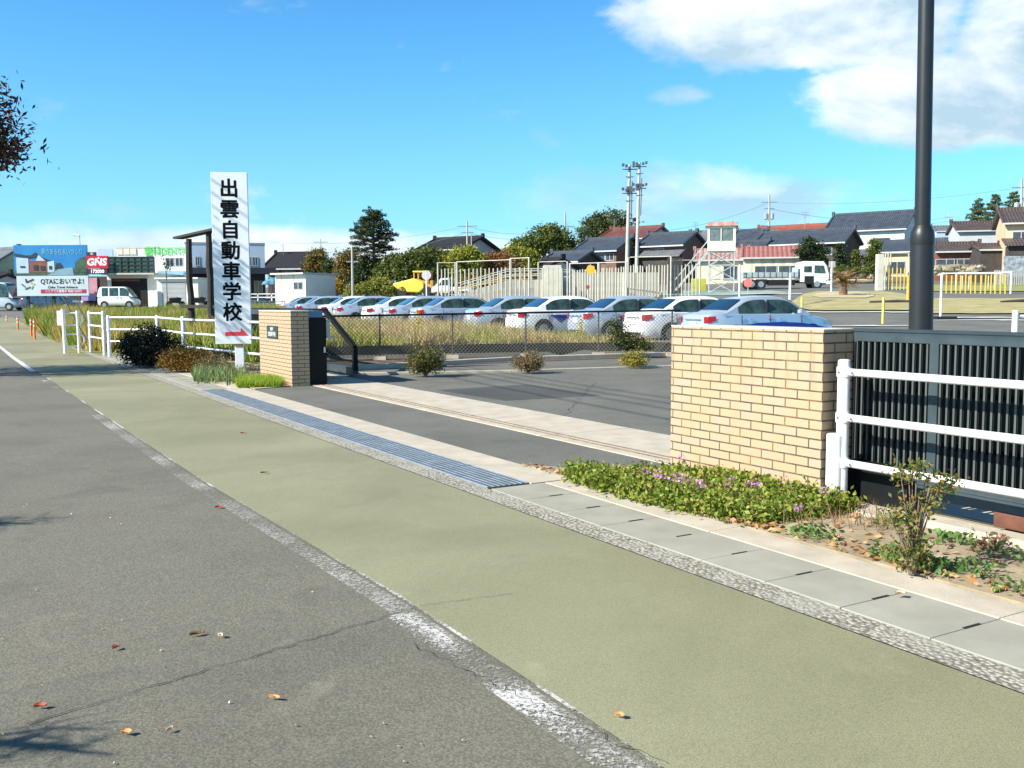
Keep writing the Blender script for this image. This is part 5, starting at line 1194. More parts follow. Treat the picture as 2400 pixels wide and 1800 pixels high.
slabwall('orange and white course post panel directly left of the lamp post', 2127, 2142, 52, 650, 712, .2, mat('panel_orange', (.75, .42, .05), .5, .2, 1.2), 'course_panel', 'panel')
# watch tower
wt = thing('watch_tower', 'white observation booth on a steel lattice tower with side stairs', 'tower', at(1690, 686, 80), rad(-12)); wt.location.z = zat(688, 80)
s80 = 80/2250; hb = zat(592, 80)-wt.location.z; ht = zat(534, 80)-wt.location.z
BW = mat('booth_cream', (.66, .66, .55), .6, .12, 1.5); STL = mat('tower_steel', (.50, .52, .48), .5, .2, 3, metal=.3)
obj('booth', MB().box(-1.15, 1.1, -1.0, 1.2, hb, hb+.75).box(-1.15, -.95, -1.0, 1.2, hb+.75, ht).box(.9, 1.1, -1.0, 1.2, hb+.75, ht).box(-.95, .9, .95, 1.2, hb+.75, ht).box(-.95, .9, -1.0, -.8, ht-.22, ht), BW, wt)
bwn = obj('window', MB().box(-.10, -.02, -1.02, -.93, hb+.1, ht-.2).box(-.95, .9, -1.02, -.95, hb+.72, hb+.8), BW, wt); obj('pane', MB().box(-.94, .89, -.96, -.90, hb+.08, ht-.23).box(1.02, 1.06, -.7, .8, hb+.8, ht-.2), mat('booth_glass', (.14, .18, .18), .15, .5, 2), bwn)
obj('roof', MB().prof([(-1.35, ht), (1.3, ht), (1.0, ht+.32), (-1.0, ht+.32)], -1.2, 1.35), corr('roof_red_white', (.55, .14, .10), (.6, .56, .50), .9), wt)
mb = MB()
for x in (-1.0, 1.0):
    for y in (-.9, 1.1): mb.bar((x, y, -.3), (x, y, hb), .09)
lv = [0, hb*.33, hb*.66, hb]
for z0, z1 in zip(lv[:-1], lv[1:]):
    for y in (-.9, 1.1): mb.bar((-1, y, z0), (1, y, z1), .05); mb.bar((1, y, z0), (-1, y, z1), .05); mb.bar((-1, y, z1), (1, y, z1), .07)
    for x in (-1, 1): mb.bar((x, -.9, z0), (x, 1.1, z1), .05); mb.bar((x, -.9, z1), (x, 1.1, z1), .07)
obj('lattice_frame', mb, STL, wt)
st_ = MB(); x0s, z0s, x1s, z1s = -3.75, .15, -1.1, hb-.05
for y in (-.85, -.05): st_.bar((x0s, y, z0s), (x1s, y, z1s), .08, .16); st_.bar((x0s, y, z0s+.95), (x1s, y, z1s+.95), .05); 
for k in range(13):
    f = k/12; st_.box(x0s+(x1s-x0s)*f-.12, x0s+(x1s-x0s)*f+.12, -.85, -.05, z0s+(z1s-z0s)*f-.02, z0s+(z1s-z0s)*f+.02)
    if k % 3 == 0: st_.bar((x0s+(x1s-x0s)*f, -.85, z0s+(z1s-z0s)*f), (x0s+(x1s-x0s)*f, -.85, z0s+(z1s-z0s)*f+.95), .04)
obj('stairs', st_, STL, wt)
slabwall('bright yellow-green hoarding behind the tower stairs', 1620, 1655, 92, 655, 680, .1, mat('hoarding_yellow', (.50, .48, .06), .6, .3, 1), 'hoarding', 'panel')
# floodlight poles
def floodpole(label, ub, ut, Y, vt, vb, n=2):
    a = at(ub, vb, Y); t_ = at(ut, vt, Y); f = thing('floodlight_pole', label, 'floodlight pole', a, 0, 'tall floodlight poles'); H = t_.z-a.z; dx = t_.x-a.x
    obj('pole', MB().tube([(0, 0, -.5), (dx*.5, 0, H*.5), (dx, 0, H)], [.17, .14, .10], 10), mat('pole_concrete', (.48, .47, .42), .8, .25, 1.5), f, smooth=True)
    DKM = mm('fitting_dark', (.10, .11, .12), .5, .3, 5)
    for k in range(n):
        z = H-.35-k*1.75; ar = obj('cross_arm', MB().bar((dx-.55, -.1, z), (dx+.55, -.1, z), .07).bar((dx-.3, -.1, z-.55), (dx+.3, -.1, z-.55), .06), DKM, f)
        for x in (-.52, -.26, .26, .52): obj('lamp', MB().box(dx+x-.09, dx+x+.09, -.35, -.12, z+.05+abs(x)*.3, z+.25+abs(x)*.3), DKM, ar)
    obj('conduit', MB().tube([(dx*.6+.20, -.1, H*.6), (dx*.9+.2, -.1, H*.88)], .04, 6).box(dx*.82-.2, dx*.82+.22, -.3, .1, H*.80, H*.84), DKM, f)
    return f
floodpole('left one of the two tall floodlight poles', 1467, 1476, 72, 386, 706)
floodpole('right one of the two tall floodlight poles, slightly taller', 1490, 1499, 80, 381, 690)
def utility(label, ub, ut, Y, vt, vb, r=.15, arms=((0.3, 1.2), (1.0, .9)), xf=False, group='utility poles among the houses'):
    a = at(ub, vb, Y); t_ = at(ut, vt, Y); f = thing('utility_pole', label, 'utility pole', a, 0, group); H = t_.z-a.z; dx = t_.x-a.x
    obj('pole', MB().tube([(0, 0, -1), (dx, 0, H)], [r, r*.65], 8), mm('pole_grey', (.42, .41, .38), .8, .2, 1.5), f, smooth=True)
    for (dz, hw_) in arms: obj('cross_arm', MB().bar((dx-hw_, 0, H-dz), (dx+hw_, 0, H-dz), .10), mm('fitting_grey', (.25, .26, .27), .6, .2, 4), f)
    if xf:
        for x in (-.45, .45): obj('transformer', MB().lathe([(.05, H-3.6), (.28, H-3.5), (.28, H-2.7), (.05, H-2.6)], 10, (dx+x, 0)), mm('transformer_grey', (.35, .37, .38), .5, .2, 4), f)
        obj('bracket', MB().bar((dx-1.2, 0, H-4.4), (dx+1.2, 0, H-4.6), .12).bar((dx-.9, 0, H-5.2), (dx+1.4, 0, H-5.1), .12), mm('fitting_grey'), f)
    return Vector((a.x+dx, Y, t_.z))
pA = utility('utility pole with transformers right of the watch booth', 1802, 1803, 140, 456, 575, .2, ((1.1, 1.1), (2.0, .8)), True)
pB = utility('slim utility pole in front of the large round tree', 1324, 1325, 128, 498, 600, .15, ((1.8, 1.3), (2.6, .9)))
pC = utility('utility pole right of the dark temple-like roof', 1095, 1095, 125, 519, 600, .14, ((.6, 1.3), (1.4, .8)))
utility('thin bare pole just right of the pole by the temple-like roof', 1105, 1105, 110, 545, 640, .09, ())
pD = utility('nearer concrete pole in front of the tall conifer', 827, 825, 78, 578, 706, .12, ((1.2, .5),))
pE = utility('antenna-topped thin pole above the orange-green bushes', 753, 751, 150, 560, 610, .1, ((.5, 1.1),))
pF = utility('concrete pole with fittings at the right picture edge', 2392, 2395, 108, 418, 540, .18, ((1.0, 1.1), (2.2, .8), (3.4, .6)), True)
pG_ = utility('distant thin pole right of the lamp post', 2224, 2224, 170, 498, 560, .1, ((.8, .8),))
utility('thin pole with arms behind the watch booth roof', 1717, 1716, 132, 512, 560, .1, ((.6, .9), (1.5, .8)))
def cable(label, a, b_, sag, r=.022):
    pts = []
    for i in range(15):
        f = i/14; p = Vector(a).lerp(Vector(b_), f); p.z -= sag*4*f*(1-f); pts.append(p-Vector(a))
    o = obj('power_cable', MB().tube(pts, r, 4), mm('cable_black', (.10, .11, .12), .6, .1, 3), loc=a); return tag(o, label, 'cable', 'overhead cables')
cable('overhead cable from the transformer pole leftwards to the pole by the round tree', pA-Vector((0, 0, 1.1)), pB-Vector((0, 0, 1.8)), 2.2)
cable('lower overhead cable running left from the transformer pole', pA-Vector((0, 0, 4.4)), pB-Vector((0, 0, 2.6)), 1.2)
cable('overhead cable from the transformer pole to the right edge pole', pA-Vector((0, 0, 1.1)), pF-Vector((0, 0, 1.0)), .8)
cable('lower overhead cable from the transformer pole to the right edge pole', pA-Vector((0, 0, 4.5)), pF-Vector((0, 0, 3.4)), 1.2)
cable('overhead cable between the round-tree pole and the temple-roof pole', pB-Vector((0, 0, 1.8)), pC-Vector((0, 0, .6)), 1.0)
cable('second cable between the round-tree pole and the temple-roof pole', pB-Vector((0, 0, 2.6)), pC-Vector((0, 0, 1.4)), .9)
cable('overhead cable from the temple-roof pole towards the left', pC-Vector((0, 0, .6)), at(560, 560, 150), 1.4)
# assorted course posts
def post(label, u, vt, vb, Y, w_, m, name='marker_post', extra=None):
    a = at(u, vb, Y); H = at(u, vt, Y).z-a.z; o = thing(name, label, 'post', a); obj('post', MB().tube([(0, 0, -.1), (0, 0, H-.01), (0, 0, H)], [w_/2, w_/2, w_*.35], 10), m, o, smooth=True)
    if extra: extra(o, H)
    return o
MY = mat('marker_yellow', (.62, .58, .16), .5, .15, 4)
post('thin white post left of the flatbed truck wheel', 1733, 620, 694, 60, .12, GWH); post('thin white post in front of the middle of the flatbed truck', 1851, 641, 712, 54, .14, GWH)
def mirror_(o, H): obj('sign_plate', MB().box(-.22, .22, -.06, -.04, H-.42, H), FRW, o)
post('white post with a small plate right of the truck cab', 1948, 612, 688, 66, .14, GWH, extra=mirror_)
post('short cream marker post at the near edge of the grass island', 1879, 696, 730, 46, .11, MY); post('tall yellow-green marker post left of the lamp post', 2069, 697, 758, 36, .10, MY)
def foot(o, H): obj('foot_block', MB().box(-.25, .55, -.25, .25, -.05, .16), TRIM, o)
post('white post with black foot block right of the lamp post', 2204, 645, 751, 38, .09, GWH, extra=foot)
def loop_(o, H): obj('rail', MB().tube([(0, 0, H-.12), (.6, 0, H-.2), (2.2, 0, H-.2)], .04, 8), GWH, o)
post('stout white guard post at the right edge behind the gate', 2378, 727, 790, 22, .14, GWH, extra=loop_)
def disc(m_, r, dz, k=20):
    def f(o, H): obj('sign_plate', MB().tube([(0, -.04, H-dz), (0, .0, H-dz)], r, k), m_, o)
    return f
post('round white sign on a pole behind the yellow machine', 1000, 634, 702, 74, .11, GWH, 'road_sign', disc(mat('sign_face_pale', (.66, .58, .58), .5, .15, 3), .36, .36)); 
post('yellow diamond warning sign above the pole gates', 1384, 620, 706, 56, .09, PW, 'road_sign', disc(mat('sign_face_yellow', (.85, .50, .02), .5, .08, 3), .30, .30, 5))
post('small round red sign low among the pole gates', 1378, 668, 700, 57, .06, PW, 'road_sign', disc(mat('sign_face_red', (.42, .06, .06), .5, .2, 3), .12, .12)); post('small red marker in front of the truck rear wheel', 1753, 652, 684, 70, .05, PW, 'road_sign', disc(mat('sign_face_coral', (.70, .20, .18), .5, .2, 3), .34, .34, 8))
post('tall curved-top pale lamp post right of the white sign', 584, 650, 716, 80, .10, W_WHITE, 'street_lamp', lambda o, H: obj('lamp_head', MB().tube([(0, 0, H-.05), (-.4, 0, H+.12), (-.75, 0, H-.02)], .13, 8), W_WHITE, o))
post('thin lamp mast rising above the blue billboard', 190, 552, 640, 95, .09, PW, 'street_lamp', lambda o, H: obj('lamp_head', MB().tube([(0, 0, H), (-.6, 0, H+.08)], .09, 8), W_WHITE, o))

# draped patches: grass islands, markings, coloured course
def drape(name, rws, m, off=.02, n=14):
    rows = []
    for v_, u0, u1 in rws: rows.append([GT(u, v_)+Vector((0, 0, off)) for u in np.linspace(u0, u1, n)])
    mb = MB().grid(rows); return structure(obj(name, mb, m))
LAWN = mat('island_grass', (.30, .29, .10), .95, .3, .6, bump=.5, bscale=6, col2=(.20, .23, .06)); SAND = mat('island_sand', (.50, .44, .27), .95, .25, .5, bump=.3, bscale=6, col2=(.38, .33, .19)); KW = mat('kerb_pale', (.48, .47, .42), .8, .15, 2)
ISL = mat('island_mixed', (.44, .36, .19), .95, .3, 1.1, bump=.6, bscale=9, col2=(.24, .24, .08))
drape('grass_island', [(684, 1915, 2070), (690, 1885, 2120), (700, 1868, 2135), (712, 1852, 2140), (722, 1862, 2140), (729, 1900, 2130)], ISL, .05)
drape('grass_island', [(701, 2155, 2400), (706, 2150, 2440), (716, 2140, 2480), (727, 2150, 2500), (737, 2180, 2500)], ISL, .05)
drape('sand_patch', [(686, 1945, 2010), (690, 1915, 2040), (696, 1900, 2050), (701, 1925, 2030)], SAND, .08)
drape('grass_verge', [(650, 1938, 2080), (654, 1935, 2090), (660, 1935, 2090), (664, 1940, 2080)], SAND, .05)
drape('grass_verge', [(668, 2150, 2400), (676, 2150, 2420), (684, 2150, 2440)], LAWN, .05)
GRC = mat('green_course', (.24, .34, .30), .8, .15, .6)
drape('green_course', [(682, 1560, 1800), (686, 1520, 1860), (690, 1500, 1800), (693, 1480, 1700)], GRC, .03); drape('green_course', [(672, 2060, 2150), (675, 2055, 2160), (678, 2060, 2150)], GRC, .03)
WL = mat('lane_white', (.62, .62, .58), .7, .25, 1.5)
drape('lane_marking', [(732.5, 1870, 2130), (734.2, 1870, 2130)], WL, .04); drape('lane_marking', [(745.5, 2210, 2500), (747.2, 2210, 2500)], WL, .04); drape('lane_marking', [(752, 2170, 2500), (753.4, 2170, 2500)], WL, .04)
drape('lane_marking', [(765, 1900, 2140), (766.5, 1900, 2140)], WL, .04); drape('lane_marking', [(689.4, 1720, 1880), (690.6, 1720, 1880)], WL, .05); drape('kerb_line', [(719, 1850, 1880), (706, 1880, 1960), (704.8, 1880, 1962)], KW, .05)
drape('far_kerb', [(664, 2340, 2420), (666, 2340, 2420)], WL, .06)
drape('pavement_patch', [(711, 100, 560), (714, 100, 560), (718, 90, 560)], mat('far_pavement', (.40, .41, .42), .8, .1, 2), .05)
fallen = tag(obj('log', MB().tube([(0, 0, 0), (1.5, .2, .03), (3, .1, 0)], [.06, .09, .05], 8), W_DARK, loc=GT(2075, 712)+Vector((-.8, 0, .08))), 'dark branch lying on the grass island left of the lamp post', 'branch')
fallen = tag(obj('log', MB().tube([(0, 0, 0), (1.2, .2, .03), (2.6, .5, 0)], [.05, .10, .06], 8), W_DARK, loc=GT(2345, 711)+Vector((0, 0, .08))), 'dark branch lying on the right grass island', 'branch')
# rock retaining edge and fences on the right
ROCK = leafmat('rocks', [(.30, .25, .18), (.45, .40, .32), (.22, .19, .15), (.38, .28, .20)], rough=.9, trans=0)
def rocks(label, u0, u1, Y, v0, v1, n, sz):
    mb = MB(); 
    for _ in range(n):
        p = at(random.uniform(u0, u1), random.uniform(v0, v1), Y+random.uniform(-.6, .6)); s_ = sz*random.uniform(.5, 1.2); k = []
        for dx in (-1, 1):
            for dy in (-1, 1):
                for dz in (-1, 1): k.append((p.x+dx*s_*random.uniform(.4, 1), p.y+dy*s_*random.uniform(.4, 1), p.z+dz*s_*.6*random.uniform(.4, 1)))
        mb.add(k, [(0, 1, 3, 2), (4, 6, 7, 5), (0, 4, 5, 1), (2, 3, 7, 6), (0, 2, 6, 4), (1, 5, 7, 3)])
    o = obj('rock_wall', mb, ROCK); return tag(o, label, 'rock wall')
rocks('low rock retaining edge below the white house garden', 1935, 2066, 104, 628, 650, 190, .45)
rocks('low stone wall below the red-brown timber house', 2192, 2300, 92, 624, 640, 140, .42)
pf = thing('picket_fence', 'grey picket fence in front of the beige house at the right', 'fence', at(2330, 660, 88)); zf = 0
mb = MB()
for k in range(34): mb.box(k*.20, k*.20+.11, -.03, .03, -.3, 1.05)
obj('pickets', mb, mat('picket_grey', (.40, .41, .40), .7, .15, 3), pf); obj('rail', MB().box(0, 6.8, .03, .06, .8, .88), FRW, pf)
slabwall('laundry-hung pale terrace screen beneath the beige house', 2352, 2400, 93, 606, 634, .1, mat('laundry_pale', (.55, .62, .68), .7, .5, 2.5, col2=(.10, .10, .13)), 'screen', 'screen')

# ================================================================== trees
BARK = mat('bark', (.16, .12, .09), .9, .4, 6, bump=.6, bscale=20)
def tree(label, u, vb, Y, blobs, n, leaf, m, clump=.35, tr_=.18, name='tree', cat='tree', per=26, bare=0, shell=.45, group=None):
    """blobs in picture terms: (u, v, ru, rv) around the stem, depth taken from ru"""
    p = at(u, vb, Y); p.z = zg(p.x, Y)-.2; k = Y/2250; T = thing(name, label, cat, p, 0, group); B = []
    for q in blobs:
        uu, vv, ru, rv = q[:4]; c = at(uu, vv, Y); B.append((c.x-p.x, (q[4] if len(q) > 4 else random.uniform(-.25, .25)*ru*k), c.z-p.z, ru*k, ru*k*.85, rv*k))
    link('crown', leaf_mesh('crown', clumps(B, n, clump, per, shell), leaf, .6, 0), m, T)
    top = max(b[2] for b in B); mb = MB().tube([(0, 0, 0), (random.uniform(-.1, .1), 0, top*.45), (0, 0, top*.9)], [tr_, tr_*.75, tr_*.3], 9)
    for b in B:
        z0 = min(b[2]*.55, top*.6); mb.tube([(0, 0, z0), (b[0]*.5, b[1]*.5, (z0+b[2])/2+.1), (b[0], b[1], b[2])], [tr_*.45, tr_*.3, tr_*.12], 6)
    obj('trunk', mb, BARK, T, smooth=True); return T
L_DK = leafmat('evergreen_dark', [(.014, .030, .012), (.03, .055, .018), (.06, .09, .025)]); L_MID = leafmat('broadleaf_mid', [(.03, .06, .015), (.07, .11, .02), (.13, .16, .03), (.19, .19, .05)])
L_YG = leafmat('yellow_green', [(.08, .12, .02), (.18, .22, .03), (.34, .34, .04), (.42, .36, .05)]); L_RU = leafmat('rust_leaves', [(.10, .05, .02), (.26, .12, .04), (.36, .18, .07), (.20, .12, .04)]); L_OR = leafmat('orange_green', [(.05, .07, .02), (.12, .13, .03), (.26, .17, .04), (.32, .18, .05)])
L_CAM = leafmat('camphor', [(.025, .045, .018), (.05, .08, .025), (.10, .13, .035), (.15, .15, .05)])
tree('large dense round dark tree behind the red-brown roofed house', 1425, 600, 145, [(1420, 545, 62, 45), (1380, 560, 30, 28), (1465, 540, 36, 40), (1430, 520, 42, 26), (1395, 535, 30, 26), (1460, 570, 40, 30)], 9000, .42, L_CAM, .5, .5)
tree('broad olive-green tree left of the slim utility pole', 1275, 640, 125, [(1280, 565, 52, 34), (1240, 580, 34, 24), (1310, 570, 36, 36), (1290, 545, 34, 20), (1215, 590, 22, 16), (1335, 585, 22, 26)], 9000, .34, L_MID, .42, .35)
tree('dark green tree at the left side of the olive-green tree', 1205, 640, 128, [(1212, 585, 22, 24), (1195, 600, 20, 22), (1235, 600, 30, 30)], 3500, .32, L_DK, .35, .2)
tree('yellow-green tree above the left pole gates', 1090, 690, 92, [(1090, 600, 32, 26), (1065, 606, 26, 22), (1112, 610, 24, 26), (1080, 640, 28, 26), (1100, 590, 18, 12)], 7000, .22, L_YG, .26, .16)
tree('green tree behind the white pickup and short pole gate', 1042, 690, 98, [(1045, 610, 28, 22), (1030, 630, 30, 34), (1015, 600, 22, 24), (1060, 650, 34, 30)], 7000, .24, L_MID, .28, .16)
tree('rust-brown tree behind the ramp', 1160, 690, 94, [(1150, 615, 30, 24), (1175, 606, 26, 20), (1140, 640, 32, 28), (1195, 618, 24, 20), (1165, 650, 34, 26)], 7000, .20, L_RU, .24, .14)
tree('yellow and green tree right of the rust-brown tree', 1225, 690, 96, [(1215, 600, 26, 18), (1240, 605, 26, 18), (1200, 588, 18, 14), (1235, 620, 26, 20)], 5000, .22, L_YG, .25, .14)
tree('leafy shrub mass below the rust-brown tree', 1200, 690, 90, [(1130, 660, 36, 20), (1180, 665, 30, 18), (1090, 668, 30, 18), (1230, 640, 20, 22)], 3000, .24, L_OR, .26, .1, name='shrub', cat='shrub')
tree('bright green tree under the dark temple-like roof', 970, 690, 92, [(965, 610, 26, 28), (990, 600, 24, 22), (945, 630, 26, 30), (985, 640, 34, 32)], 7000, .24, L_MID, .28, .16)
tree('dark green tree right of the conifer trunk', 915, 690, 95, [(915, 625, 24, 26), (935, 640, 28, 28), (900, 650, 28, 28), (930, 605, 14, 14)], 6000, .24, L_MID, .26, .15)
tree('dark shaded tree directly under the tall conifer', 858, 690, 98, [(855, 640, 28, 34), (880, 625, 20, 24), (838, 665, 24, 24), (870, 660, 28, 28)], 6000, .26, L_DK, .28, .16)
tree('orange-tinged tree left of the nearer concrete pole', 808, 690, 100, [(805, 610, 20, 20), (825, 600, 18, 18), (800, 635, 22, 24), (820, 640, 22, 26)], 5000, .22, L_OR, .25, .14)
tree('orange and green tree above the prefab hut', 743, 690, 112, [(745, 605, 22, 20), (730, 622, 20, 20), (762, 625, 20, 22), (748, 590, 12, 10), (745, 640, 28, 20)], 5500, .24, L_OR, .26, .14)
tree('dark narrow tree between the two orange trees', 782, 690, 108, [(780, 640, 18, 26), (775, 622, 12, 14), (790, 660, 18, 18)], 3200, .26, L_DK, .28, .12)
tree('golden-orange round shrub beside the prefab hut', 790, 694, 96, [(788, 668, 14, 14), (798, 676, 12, 12), (780, 680, 12, 12)], 2600, .16, leafmat('golden_shrub', [(.30, .18, .02), (.45, .30, .03), (.28, .26, .04)]), .16, .08, name='shrub', cat='shrub')
tree('yellow-green hedge mass right of the golden shrub', 900, 696, 90, [(830, 682, 24, 12), (870, 676, 30, 16), (910, 678, 30, 16), (945, 682, 24, 14), (890, 664, 26, 14), (975, 676, 20, 14)], 9000, .18, leafmat('hedge_yellow', [(.09, .12, .02), (.22, .24, .04), (.34, .31, .06)]), .2, .06, name='hedge', cat='hedge')
tree('black-green shadow tree behind the yellow machine', 1010, 696, 96, [(1005, 650, 26, 36), (1040, 660, 30, 30), (985, 668, 20, 20)], 5500, .26, L_DK, .3, .15)
# tall conifer with tiered boughs
def conifer(label, u, vb, Y, top, tiers, m, leaf=.2, tr_=.22, name='conifer'):
    p = at(u, vb, Y); p.z = zg(p.x, Y)-.2; H = zat(top, Y)-p.z; T = thing(name, label, 'tree', p); P = []; mb = MB().tube([(0, 0, 0), (.05, 0, H*.5), (0, 0, H*.97)], [tr_, tr_*.7, .04], 9)
    for (v_, w_, nb) in tiers:
        z = zat(v_, Y)-p.z
        for j in range(nb):
            a = 2*PI*(j/nb)+random.uniform(-.3, .3); Lb = w_*Y/2250*random.uniform(.72, 1.1); zz = z+random.uniform(-.22, .22); dr = random.uniform(-.10, .12)
            tip = Vector((math.cos(a)*Lb, math.sin(a)*Lb, zz+dr*Lb)); mb.tube([(0, 0, zz-.15), tip*.55+Vector((0, 0, zz*.45+.06)), tip], [.06, .04, .015], 5)
            nn = int(95*Lb/1.5)
            f = rng.uniform(.18, 1.02, nn)**.8; side = rng.normal(size=nn)*.26*(1.12-f*.6); c = np.stack([math.cos(a)*Lb*f-math.sin(a)*side, math.sin(a)*Lb*f+math.cos(a)*side, zz+dr*Lb*f+.06+rng.normal(size=nn)*.085], 1)
            P.append(c)
    link('crown', leaf_mesh('crown', np.concatenate(P), leaf, .42, .45), m, T); obj('trunk', mb, BARK, T, smooth=True); return T
conifer('tall dark conifer with flat tiered boughs standing above the hedge', 876, 640, 98, 486,
        [(492, 12, 7), (499, 24, 8), (507, 32, 9), (515, 38, 9), (524, 42, 9), (533, 50, 9), (542, 56, 9), (551, 58, 8), (560, 62, 8), (570, 66, 7), (580, 54, 6), (592, 60, 6), (602, 46, 5), (612, 36, 4)], leafmat('conifer_needles', [(.010, .022, .012), (.022, .042, .018), (.055, .08, .025), (.09, .10, .04)]), .22)
for (lb, u, Y, top, wd_) in (('leftmost yellow-green conifer above the grey metal house', 2290, 125, 472, 30), ('middle bluish conifer above the grey metal house', 2330, 122, 462, 34), ('right conifer beside the pole at the picture edge', 2372, 124, 455, 32), ('conifer cut off by the right picture edge', 2410, 126, 460, 34)):
    conifer(lb, u, 560, Y, top, [(top+6+k*10, min(8+k*5, wd_), 7) for k in range(9)], leafmat('needle_'+str(u), [(.03, .055, .02), (.08, .12, .03), (.16, .19, .05), (.05, .09, .05)]), .26, name='conifer')
tree('dark cloud-pruned pine in front of the long farmhouse', 1905, 650, 100, [(1900, 572, 20, 14), (1880, 590, 18, 12), (1925, 590, 18, 14), (1905, 605, 26, 14), (1895, 560, 10, 7), (1930, 612, 12, 10)], 5200, .2, L_DK, .2, .12, 'garden_pine')
tree('pruned garden tree left of the white house entrance', 1968, 650, 100, [(1966, 580, 9, 9), (1970, 598, 13, 9), (1968, 618, 16, 12)], 2400, .18, L_DK, .16, .08, 'garden_tree')
tree('small layered garden tree before the white house', 2006, 650, 100, [(2003, 594, 8, 7), (2006, 608, 12, 7), (2004, 622, 13, 8)], 2000, .18, L_MID, .14, .08, 'garden_tree')
tree('tall clipped green tree right of the white house entrance', 2048, 650, 100, [(2050, 572, 14, 14), (2047, 592, 15, 14), (2044, 612, 16, 14), (2042, 628, 18, 10)], 4200, .18, L_MID, .18, .1, 'garden_tree')
tree('low green garden hedge below the white house', 1990, 652, 99, [(1970, 630, 20, 8), (2010, 632, 20, 8), (2045, 634, 14, 8)], 2200, .16, L_MID, .15, .05, 'hedge', 'hedge')
tree('dark green bush above the clinic garage, bare-branched', 392, 700, 88, [(392, 625, 12, 16), (385, 612, 8, 8)], 260, .14, L_DK, .15, .05, 'sapling', 'tree')
tree('low green-yellow shrub before the far yellow hoarding', 2290, 700, 58, [(2270, 706, 16, 4), (2295, 707, 14, 4)], 700, .12, L_YG, .12, .03, 'shrub', 'shrub')
# cycad
cy = thing('cycad', 'squat cycad with reddish fronds on the grass island', 'cycad', GT(1976, 694))
obj('trunk', MB().lathe([(.22, -.1), (.26, .25), (.20, .55), (.22, .75), (.1, .85)], 12), mat('cycad_trunk', (.22, .13, .08), .9, .4, 7, bump=.6, bscale=12), cy, smooth=True)
fr = []
for k in range(70):
    a = random.uniform(0, 2*PI); el = random.uniform(-.1, 1.4); Lf = random.uniform(.8, 1.2); prev = None
    for i in range(9):
        f = i/8; r_ = Lf*f*math.cos(el-f*.5); z = .8+Lf*f*math.sin(el-f*.35)
        c = np.array([math.cos(a)*r_, math.sin(a)*r_, z])
        for s_ in (-1, 1):
            e = c+np.array([-math.sin(a)*s_*.16+math.cos(a)*.05, math.cos(a)*s_*.16+math.sin(a)*.05, .04]); fr += [c, c+[0, 0, .03], e, e-[math.cos(a)*.03, math.sin(a)*.03, 0]]
link('fronds', quads('fronds', np.array(fr)), leafmat('cycad_fronds', [(.07, .10, .03), (.16, .15, .05), (.40, .18, .07), (.48, .26, .12)]), cy)
# roadside trees at the left (one reaches into the picture, both shade the path)
STL_ = leafmat('roadside_leaves', [(.02, .012, .010), (.06, .025, .015), (.14, .05, .025), (.05, .05, .02)], trans=.15)
def roadtree(label, base, blobs, n, leaf, m, clump=.25, tr_=.16, asp=.32, th=5.0):
    T = thing('roadside_tree', label, 'tree', base, 0, None); P = clumps(blobs, n, clump, 18, .5)
    link('crown', leaf_mesh('crown', P, leaf, asp), m, T)
    mb = MB().tube([(0, 0, -.1), (.05, 0, th*.45), (0, 0, th)], [tr_, tr_*.8, tr_*.4], 10)
    for b in blobs: mb.tube([(0, 0, th*.48), (b[0]*.5, b[1]*.5, (th*.48+b[2])/2+.1*th/5), b[:3]], [tr_*.4, tr_*.25, .02], 6)
    for k in range(26):
        b = random.choice(blobs); e = Vector((b[0]+random.gauss(0, .6)*b[3], b[1]+random.gauss(0, .6)*b[4], b[2]+random.gauss(0, .5)*b[5])); mb.tube([Vector(b[:3]), e], [.02, .006], 4)
    obj('trunk', mb, BARK, T, smooth=True); return T
roadtree('reddish dark-leaved roadside tree reaching in at the left picture edge', (-15.6, 18.4, 0), [(-.8, -.2, 5.8, 1.9, 1.9, 1.5), (.4, 1.3, 5.2, 1.5, 1.3, 1.1), (1.8, -.2, 5.6, 1.0, .8, .7), (3.6, 0, 5.2, .9, .6, .6)]+[(5.60, .1, 4.9, .50, .45, .70), (5.80, .2, 4.5, .46, .4, .30), (5.45, .1, 5.5, .36, .3, .28), (4.7, .1, 5.0, .6, .4, .5)]*5, 10500, .15, STL_)
roadtree('roadside tree just outside the left picture edge', (-17.8, 18.7, 0), [(-.6, 0, 6.0, 1.6, 1.5, 1.5), (.3, -.6, 6.6, 1.3, 1.3, 1.0)], 4000, .15, STL_)
PINE = leafmat('pine_needles', [(.02, .04, .015), (.05, .08, .02)])
roadtree('roadside pine left of the camera whose shadow fringes the asphalt', (-8.0, 3.5, 0), [(3.95, -1.50, 1.88, .40, .08, .05), (3.62, -1.62, 1.95, .45, .10, .06), (3.2, -1.5, 2.1, .40, .08, .06), (2.9, -1.6, 2.1, .4, .2, .1), (1.25, 1.4, 2.6, .45, .10, .08), (-1.2, -.1, 3.0, .5, .6, .3)], 1700, .22, PINE, .08, asp=.045, th=2.5, tr_=.10)
